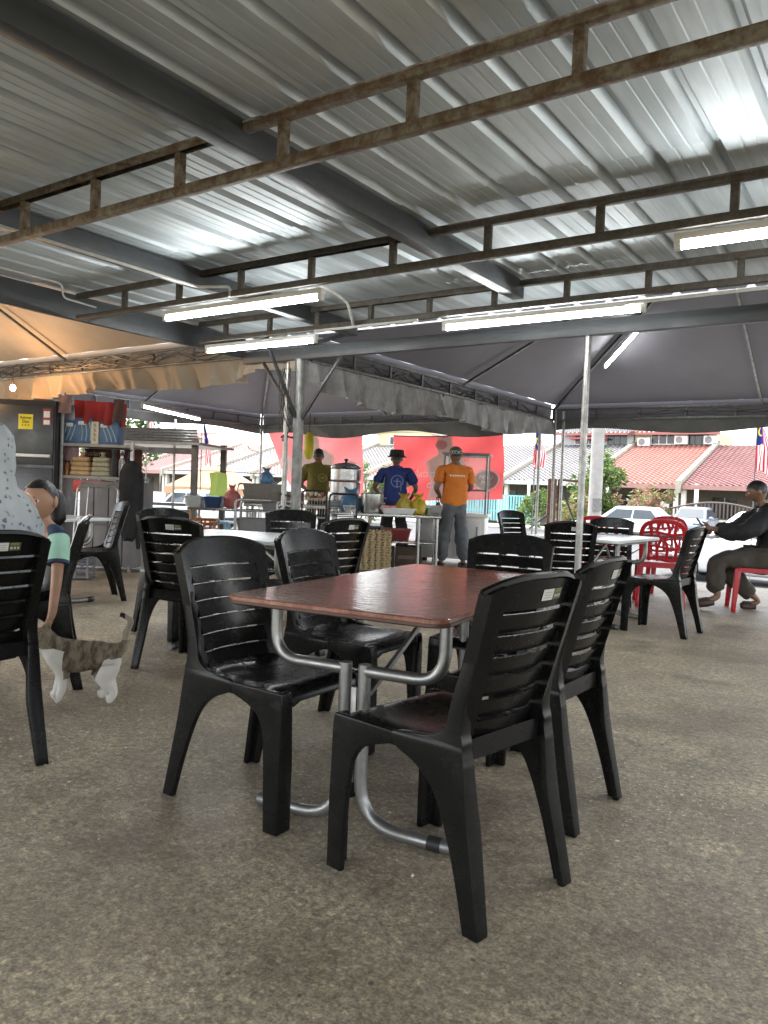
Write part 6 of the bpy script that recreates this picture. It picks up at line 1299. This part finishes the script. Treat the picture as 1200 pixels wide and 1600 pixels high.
# stacks of grey bowls/trays
tm2 = MB(); q_ = lambda k, z: [(p[0], p[1], z) for p in rounded(.165 * k, .14 * k, .03)]
tm2.loft([q_(.88, 0), q_(1.0, .085), q_(1.05, .085), q_(1.05, .095), q_(.95, .095), q_(.85, .012)]); tme = tm2.mesh('food_box', M_('grey_crate', (.20, .19, .18), .6, 0, .15, 6), smooth=50)
for i, (px, n_) in enumerate(((398, 3), (427, 3), (448, 2))):
    for k in range(n_): o = link(tme, 'food_box', None, gxy(px, 11.25, .80 + .097 * k)); tag(o, 'grey food box, %s of the stack %s' % (('bottom', 'second', 'topmost')[k] if n_ > 2 else ('bottom', 'topmost')[k], ('beside the curved tap', 'under the bright blue bag', 'hidden partly by the fat column')[i]), 'box', 'grey food boxes')
T4 = work_table(380, 460, 11.05, .5, .80, 'narrow steel table under the grey food boxes')
# green shirt on a line
gs = MB(); gs.grid(lambda a, b: ((a - .5) * .30 + .03 * math.sin(b * 3), .02 * math.sin(a * 9 + b * 2), -b * .42 + (.05 * abs(a - .5) * -1.2 if b < .05 else 0)), 14, 12); go = gs.build('green_cloth', thin_fabric('lime_cloth', (.42, .58, .16), (.34, .48, .12), .4), None, loc=W(340, 737, 13.5), smooth=80); tag(go, 'lime green cloth hanging by the street behind the wash table', 'cloth')
pipe('clothes_line', [W(262, 735, 13.6), W(340, 736, 13.5), W(430, 742, 13.4)], .006, MAT['wire'], 'thin black line the lime cloth hangs on', 'line', rz=0, fil=0)
pipe('hanging_wire', [W(385, 668, 12.5), W(382, 690, 12.5), W(392, 704, 12.5), W(405, 706, 12.5)], .006, MAT['wire'], 'loose black wire looping beside the thin tent pole', 'wire', rz=0, fil=.1)
ws_ = empty('white_stool', gxy(345, 12.6, 0), 0, 'small pale blue plastic stool behind the wash table', 'stool'); bpl = M_('sky_blue_plastic', (.20, .45, .62), .45)
MB().loft([[(p[0], p[1], z) for p in rounded(r_, r_, .03)] for z, r_ in ((.42, .15), (.45, .15), (.46, .14))]).build('seat', bpl, ws_)
for x in (-1, 1):
    for y in (-1, 1): MB().bar((x * .12, y * .12, .42), (x * .15, y * .15, 0), .035).build('leg', bpl, ws_)
# ------------------------------------------------------------------ stall on the left
SY = 8.9
def wx(px): return W(px, 760, SY).x
def wz(px, py): return W(px, py, SY).z
fr = empty('steel_fridge', (wx(84) - .68, SY, 0), 0, 'dark grey steel fridge with yellow notice behind the woman', 'fridge')
fz = wz(84, 626)
MB().box((0, .36, fz / 2 + .05), (1.36, .72, fz - .1)).build('cabinet', MAT['steel_dark'], fr, bevel=.012)
for x in (-.34, .34):
    for z0_, z1_ in ((.16, wz(40, 728) - .02), (wz(40, 728) + .02, fz - .06)): MB().box((x, -.012, (z0_ + z1_) / 2), (.655, .024, z1_ - z0_)).build('door', MAT['steel_dark'], fr, bevel=.008)
MB().box((.40, -.05, wz(55, 712)), (.50, .035, .035)).build('handle', MAT['white_paint'], fr, bevel=.006)
for x in (-.6, .6): MB().box((x, .3, .05), (.06, .5, .1)).build('foot', MAT['rubber'], fr)
yn = MB().box((0, 0, 0), (.165, .004, .17)).build('notice', M_('yellow_paper', (.78, .66, .04), .7, 0, .05), fr); yn.location = (W(42, 659, SY).x - fr.location.x, -.028, wz(42, 659))
ink = M_('black_ink', (.02, .02, .02), .7)
MX = Matrix.Rotation(R(90), 4, 'X')
for t_, z_, sz in (('Rahmat', .045, .042), ('Dan', .0, .048), ('* * *', -.05, .05)): lettering(t_, sz, ink, yn, Matrix.Translation((0, -.004, z_)) @ MX)
sn = MB().box((0, 0, 0), (.09, .004, .19)).build('sticker', M_('sticker_red', (.30, .05, .06), .6), fr); sn.location = (W(75, 652, SY).x - fr.location.x, -.028, wz(75, 652))
MB().box((0, -.004, .03), (.07, .002, .07)).build('label_patch', MAT['white_plastic'], sn); MB().box((0, -.004, -.06), (.07, .002, .05)).build('label_patch', MAT['white_plastic'], sn)
# shelving unit
sx0, sx1 = wx(86), wx(206)
sh_ = empty('stall_shelves', ((sx0 + sx1) / 2, SY + .1, 0), R(-3), 'open stall shelving with grey board shelves and red drape above', 'shelves'); hw2 = (sx1 - sx0) / 2
shm = M_('shelf_board', (.30, .28, .26), .6, 0, .2, 6); z1s, z2s = wz(140, 695), wz(140, 746)
for z in (z1s, z2s): MB().box((0, .22, z), (2 * hw2, .46, .035)).build('shelf', shm, sh_, bevel=.004)
MB().box((0, .46, (z1s + z2s) / 2), (2 * hw2 * .8, .02, z1s - z2s - .04)).build('back_panel', M_('stall_back', (.10, .03, .028), .8, 0, .5, 5), sh_)
for x, h_ in ((-hw2 + .02, 2.05), (hw2 - .03, 1.50)): MB().bar((x, 0, 0), (x, 0, h_), .035).build('post', MAT['galv'], sh_)
MB().box((-.28 * hw2, .2, z2s - .10), (hw2 * .75, .40, .14)).build('red_crate', M_('red_crate', (.55, .05, .045), .5), sh_, bevel=.01)
lettering('Jualan', .085, M_('cream_paint', (.45, .36, .22), .6), sh_, Matrix.Translation((-.26, .44, z1s - .08)) @ MX, shear=.3)
rd = MB(); za, zb = wz(140, 622), wz(140, 660)
rd.grid(lambda a, b: (-hw2 + .10 + a * hw2 * 1.45, .10 + .04 * math.sin(a * 16 + b), za + (zb - za) * b - .03 * a), 40, 8); rd.build('drape', thin_fabric('red_drape', (.36, .035, .035), (.26, .02, .02), .25), sh_, smooth=80)
blu = M_('blue_bag', (.03, .08, .22), .5, 0, .45, 8, c2=(.09, .17, .26)); 
for i, (px, w_, h_) in enumerate(((92, .20, .27), (117, .24, .30), (158, .25, .27))):
    o = MB().loft([[(p[0] * k_ + .012 * mnoise.noise(Vector((p[0] * 12, i, z_ * 9))), p[1] * k_, h_ * z_) for p in rounded(w_ / 2, .10, .03)] for z_, k_ in ((0, .96), (.03, 1.0), (.4, 1.02), (.8, .98), (.97, .9), (1.0, .82))]).build('blue_bag', blu, None, loc=(wx(px), SY + .28, z1s + .018), smooth=40); tag(o, ('blue printed bag next to the fridge on the upper shelf', 'largest blue printed bag on the upper stall shelf', 'blue printed bag at the open end of the upper shelf')[i], 'bag', 'blue bags on the stall shelf')
    for q in range(3): MB().tube([(-.06 + .05 * q + .06 * math.sin(t_ * 1.4 + i), -.104, h_ * (.12 + .7 * t_)) for t_ in [k_ / 6 for k_ in range(7)]], .006, 5).build('print_stripe', M_('pale_print', (.40, .50, .55), .6), o)
    MB().box((.03 - .04 * i, -.105, h_ * .80), (.08, .004, .04)).build('label_patch', MAT['white_plastic'], o)
cn = MB().box((0, 0, .13), (.085, .06, .26)).build('carton', M_('cream_carton', (.66, .60, .44), .6), None, loc=(wx(137), SY + .2, z1s + .018)); tag(cn, 'narrow cream carton with dark lettering between the blue bags', 'carton')
for k in range(4): lettering('%', .05, M_('brown_ink', (.12, .05, .03), .6), cn, Matrix.Translation((0, -.032, .05 + .055 * k)) @ MX)
# loaves / packed bread on the lower shelf
for i, (px, c_) in enumerate(((116, (.62, .40, .20)), (149, (.46, .42, .28)))):
    root = empty('bread_pack', (wx(px), SY + .22, z2s + .018), R(4), ('orange-wrapped stack of packed bread', 'greenish-wrapped stack of packed bread')[i] + ' on the stall counter', 'bread', 'bread packs on the counter'); mt_ = thin_fabric('bread_wrap%d' % i, c_, tuple(x * .7 for x in c_), .2, .35, 8, .4, 20)
    for k in range(4): MB().loft([[(p[0] * kk, p[1] * kk, .055 * k + z_) for p in rounded(.125 - .008 * k, .09, .04)] for z_, kk in ((0, .9), (.012, 1.0), (.042, 1.0), (.054, .9))]).build('packet', mt_, root, smooth=60)
    MB().lathe([(.05, .21), (.02, .245), (.035, .28)], 12).build('knot', mt_, root)
for i, px in enumerate((172, 180)):
    o = lathe_thing('flask', (wx(px), SY + .1 + .1 * i, z2s + .02), [(0, 0), (.035, 0), (.038, .02), (.038, .18), (.02, .22), (.02, .26), (.028, .27), (.028, .31), (0, .315)], ss if i else MAT['rubber'], ('black bottle', 'steel flask')[i] + ' standing beside the bread packs', 'bottle', 16)
# counter front panels and leaning frame
cf = empty('stall_counter', ((wx(119) + wx(214)) / 2, SY + .02, 0), R(-3), 'grey panelled stall counter below the bread packs', 'counter'); L_ = wx(214) - wx(119); cz = z2s - .03; cpm = M_('counter_grey', (.17, .165, .165), .6, 0, .2, 5)
MB().box((0, .32, cz / 2 + .02), (L_ - .02, .5, cz - .06)).build('core', cpm, cf)
for k in range(4):
    for j in range(2): MB().box((-L_ / 2 + L_ / 8 + k * L_ / 4, .06, .06 + (cz - .1) * (.25 + .5 * j)), (L_ / 4 - .012, .02, (cz - .1) / 2 - .012)).build('panel', cpm, cf, bevel=.004)
lf = empty('folded_frame', ((wx(133) + wx(196)) / 2, SY - .35, 0), R(-2), 'folded steel table frame leaning before the grey counter', 'frame'); w2_ = (wx(196) - wx(133)) / 2
MB().tube(fillet([(-w2_, 0, 0.02), (-w2_, .12, .98), (w2_, .12, .98), (w2_, 0, .02)], .06, 4), .013, 8).build('outer_hoop', MAT['galv'], lf)
MB().tube([(-w2_ * .45, .02, .25), (-w2_ * .45, .12, .98)], .010, 8).build('bar', MAT['galv'], lf); MB().tube(fillet([(-.1, 0, .20), (.2, 0, .22), (.36, -.1, .015)], .06, 4), .012, 8).build('leg', MAT['galv'], lf); MB().tube([(-w2_, .03, .30), (w2_, .03, .30)], .010, 8).build('bar', MAT['galv'], lf)
# black jacket hanging at the counter end
jk = MB(); rings = []
for z, kx, ky in ((0, .25, .3), (-.05, .75, .7), (-.12, 1.0, 1.0), (-.35, 1.05, 1.0), (-.60, 1.0, .9), (-.80, .85, .7), (-.88, .5, .5)):
    rings.append([(.115 * kx * math.cos(a) * (1 + .12 * math.sin(5 * a + z * 7)), .07 * ky * math.sin(a) * (1 + .15 * math.sin(4 * a + z * 9)), z + .02 * math.sin(3 * a)) for a in [i * .2618 for i in range(24)]])
jo = jk.loft(rings).build('hanging_jacket', M_('black_cloth', (.012, .012, .013), .9, 0, .3, 9, .5, 20), None, loc=W(205, 722, SY - .12), smooth=70); tag(jo, 'black jacket hanging from the end post of the stall shelves', 'jacket')
MB().tube([(-.05, 0, -.06), (-.03, 0, .10), (0, .02, .14)], .008, 6).build('strap', MAT['wire'], jo); MB().loft([[(.10 + .045 * k * math.cos(a), .02 + .04 * k * math.sin(a), z) for a in [i * .5236 for i in range(12)]] for z, k in ((-.10, .5), (-.2, 1), (-.5, 1.0), (-.82, .9), (-.98, .5))]).build('sleeve', jo.data.materials[0], jo, smooth=70)
# open stall of grey zinc behind the jacket
os_ = empty('zinc_stall', (W(222, 760, 13.2).x, 13.2, -.1), R(-8), 'open zinc sheeted stall with dark posts behind the hanging jacket', 'stall'); zs = MAT['zinc']
ow = .95
zt1, zt2 = W(222, 668, 13.2).z + .1, W(222, 690, 13.2).z + .1
def corr(w_, h_, mat, parent, loc, name):
    m = MB(); n_ = int(h_ / .04) * 2; m.grid(lambda a, b: ((a - .5) * w_, .012 * math.sin(b * n_ * math.pi / 2 * 2), b * h_), 2, n_ * 3); return m.build(name, mat, parent, loc=loc, smooth=60)
corr(2 * ow, zt1 - zt2, MAT['galv_d'], os_, (0, 0, zt2), 'fascia_sheet'); corr(2 * ow, .55, MAT['galv_d'], os_, (0, .1, .15), 'front_sheet')
for x in (-ow + .03, ow - .03):
    for y in (0, 1.4): MB().bar((x, y, 0), (x, y, zt2 + .05), .10, .07).build('post', MAT['steel_dark'], os_)
MB().box((0, .6, zt2 - .02), (2 * ow + .3, 1.7, .04)).build('roof_sheet', MAT['galv_d'], os_); MB().bar((-ow, -.02, zt2 - .14), (ow, -.02, zt2 - .14), .04, .1).build('rail', MAT['steel_dark'], os_); MB().bar((-ow, .3, .78), (ow, .3, .78), .4, .05).build('counter', MAT['steel_dark'], os_)
pipe('thin_pole', [W(274, 655, 13.6), W(274, 655, 13.6).xy.to_3d() + Vector((0, 0, -.2))], .022, MAT['pvc'], 'pale thin pole beside the zinc stall post', 'pole', rz=0, fil=0)

# ------------------------------------------------------------------ more small goods on stall and work tables
JAR = [M_('jar_amber', (.28, .11, .03), .25), M_('jar_dark', (.05, .035, .03), .3), M_('jar_green', (.10, .16, .07), .3), M_('jar_pale', (.50, .46, .38), .4), M_('jar_red', (.36, .04, .03), .35)]
def jar(loc, r_, h_, mat, label, capm):
    o = MB().lathe([(0, 0), (r_, 0), (r_, h_ * .75), (r_ * .7, h_ * .86), (r_ * .7, h_ * .9)], 16).build('jar', mat, None, loc=loc, smooth=40); tag(o, label, 'jar', 'jars and bottles on the stalls'); MB().lathe([(r_ * .75, h_ * .88), (r_ * .75, h_), (0, h_)], 14).build('lid', capm, o)
for i, (px, dy, r_, h_, k, nm) in enumerate(((92, .12, .04, .17, 0, 'amber jar behind the fridge edge on the bread shelf'), (100, .20, .035, .22, 1, 'dark bottle between the fridge and the orange bread pack'), (188, .25, .03, .20, 2, 'green bottle at the open end of the bread shelf'), (196, .18, .035, .14, 3, 'pale squat jar at the open end of the bread shelf'))): jar((wx(px), SY + .1 + dy, z2s + .02), r_, h_, JAR[k], nm, MAT['rubber'])
for i, (px, Y_, z_, r_, h_, k, nm) in enumerate(((455, 11.42, .802, .05, .16, 0, 'amber sauce jar beside the fat column on the long work table'), (470, 11.55, .802, .045, .20, 4, 'red sauce bottle next to the amber jar'), (562, 11.6, .802, .05, .15, 3, 'pale jar right of the steamer pot'), (598, 10.95, .742, .04, .14, 1, 'dark bottle behind the tall pot'), (684, 11.62, .762, .04, .15, 4, 'red bottle on the cart beside the food tray'), (668, 10.82, .742, .045, .11, 2, 'squat green jar at the end of the work table'))): jar(gxy(px, Y_, z_), r_, h_, JAR[k], nm, MAT['white_plastic'] if i % 2 else MAT['rubber'])
pl_m = MB().lathe([(0, .004), (.06, .004), (.105, .018), (.11, .022), (.105, .024), (.06, .010), (0, .010)], 20).mesh('plate', MAT['white_plastic'], smooth=40)
for k in range(7): o = link(pl_m, 'plate', None, gxy(520, 11.15, .804 + .010 * k)); tag(o, ('lowest', 'second lowest', 'third lowest', 'middle', 'third highest', 'second highest', 'topmost')[k] + ' white plate of the stack before the steamer pot', 'plate', 'plates stacked on the work table')
bs = basin('steel_bowl', gxy(548, 10.72, .742), .10, .10, .08, ss, 'shallow steel bowl left of the tall pot', 'bowl')
cd_ = [M_('crate_green', (.06, .20, .09), .5), M_('crate_orange', (.45, .16, .03), .5), M_('crate_grey', (.16, .16, .17), .6)]
def crate(loc, w_, d_, h_, mat, label, rz=0):
    c = empty('plastic_crate', loc, rz, label, 'crate', 'plastic crates around the stalls')
    for z in (.02, h_ * .36, h_ * .68, h_ - .02): MB().tube([(p[0], p[1], z) for p in rounded(w_ / 2, d_ / 2, .02, 2)], .014, 4, closed=True).build('band', mat, c)
    for x in (-1, -.33, .33, 1):
        for y in (-1, 1): MB().bar((x * (w_ / 2 - .01), y * d_ / 2, .01), (x * (w_ / 2 - .01), y * d_ / 2, h_ - .01), .022).build('rib', mat, c)
    MB().box((0, 0, .012), (w_, d_, .012)).build('base', mat, c)
crate(gxy(450, 9.95, .002), .44, .36, .29, cd_[2], 'grey plastic crate under the navy tub beside the fat column'); crate(gxy(470, 10.9, .002), .46, .34, .28, cd_[0], 'green plastic crate on the floor behind the fat column'); crate(gxy(318, 11.2, .30), .40, .32, .26, cd_[1], 'orange plastic crate on the shelf below the blue basin'); crate(gxy(386, 10.9, .002), .44, .32, .30, cd_[2], 'grey plastic crate on the floor below the curved tap')
crate(Vector((wx(150), SY - .62, .002)), .40, .30, .24, cd_[2], 'grey plastic crate on the floor before the folded frame', R(8))
# cloth bunting and hanging goods under the stall frame
for i, (px, py, w_, h_, c_) in enumerate(((66, 640, .10, .22, (.30, .05, .05)), (101, 634, .14, .20, (.32, .20, .18)), (186, 640, .12, .26, (.10, .05, .045)))):
    m = MB(); m.grid(lambda a, b: ((a - .5) * w_ * (1 + .3 * b), .02 * math.sin(a * 8 + b * 3), -b * h_), 8, 6); o = m.build('hanging_cloth', thin_fabric('rag%d' % i, c_, tuple(x * .7 for x in c_), .2), None, loc=W(px, py - 16, SY + .05), smooth=80); tag(o, ('small red rag hanging at the fridge top', 'pale pink rag hanging beside the red drape', 'dark rag hanging from the shelf end')[i], 'rag')
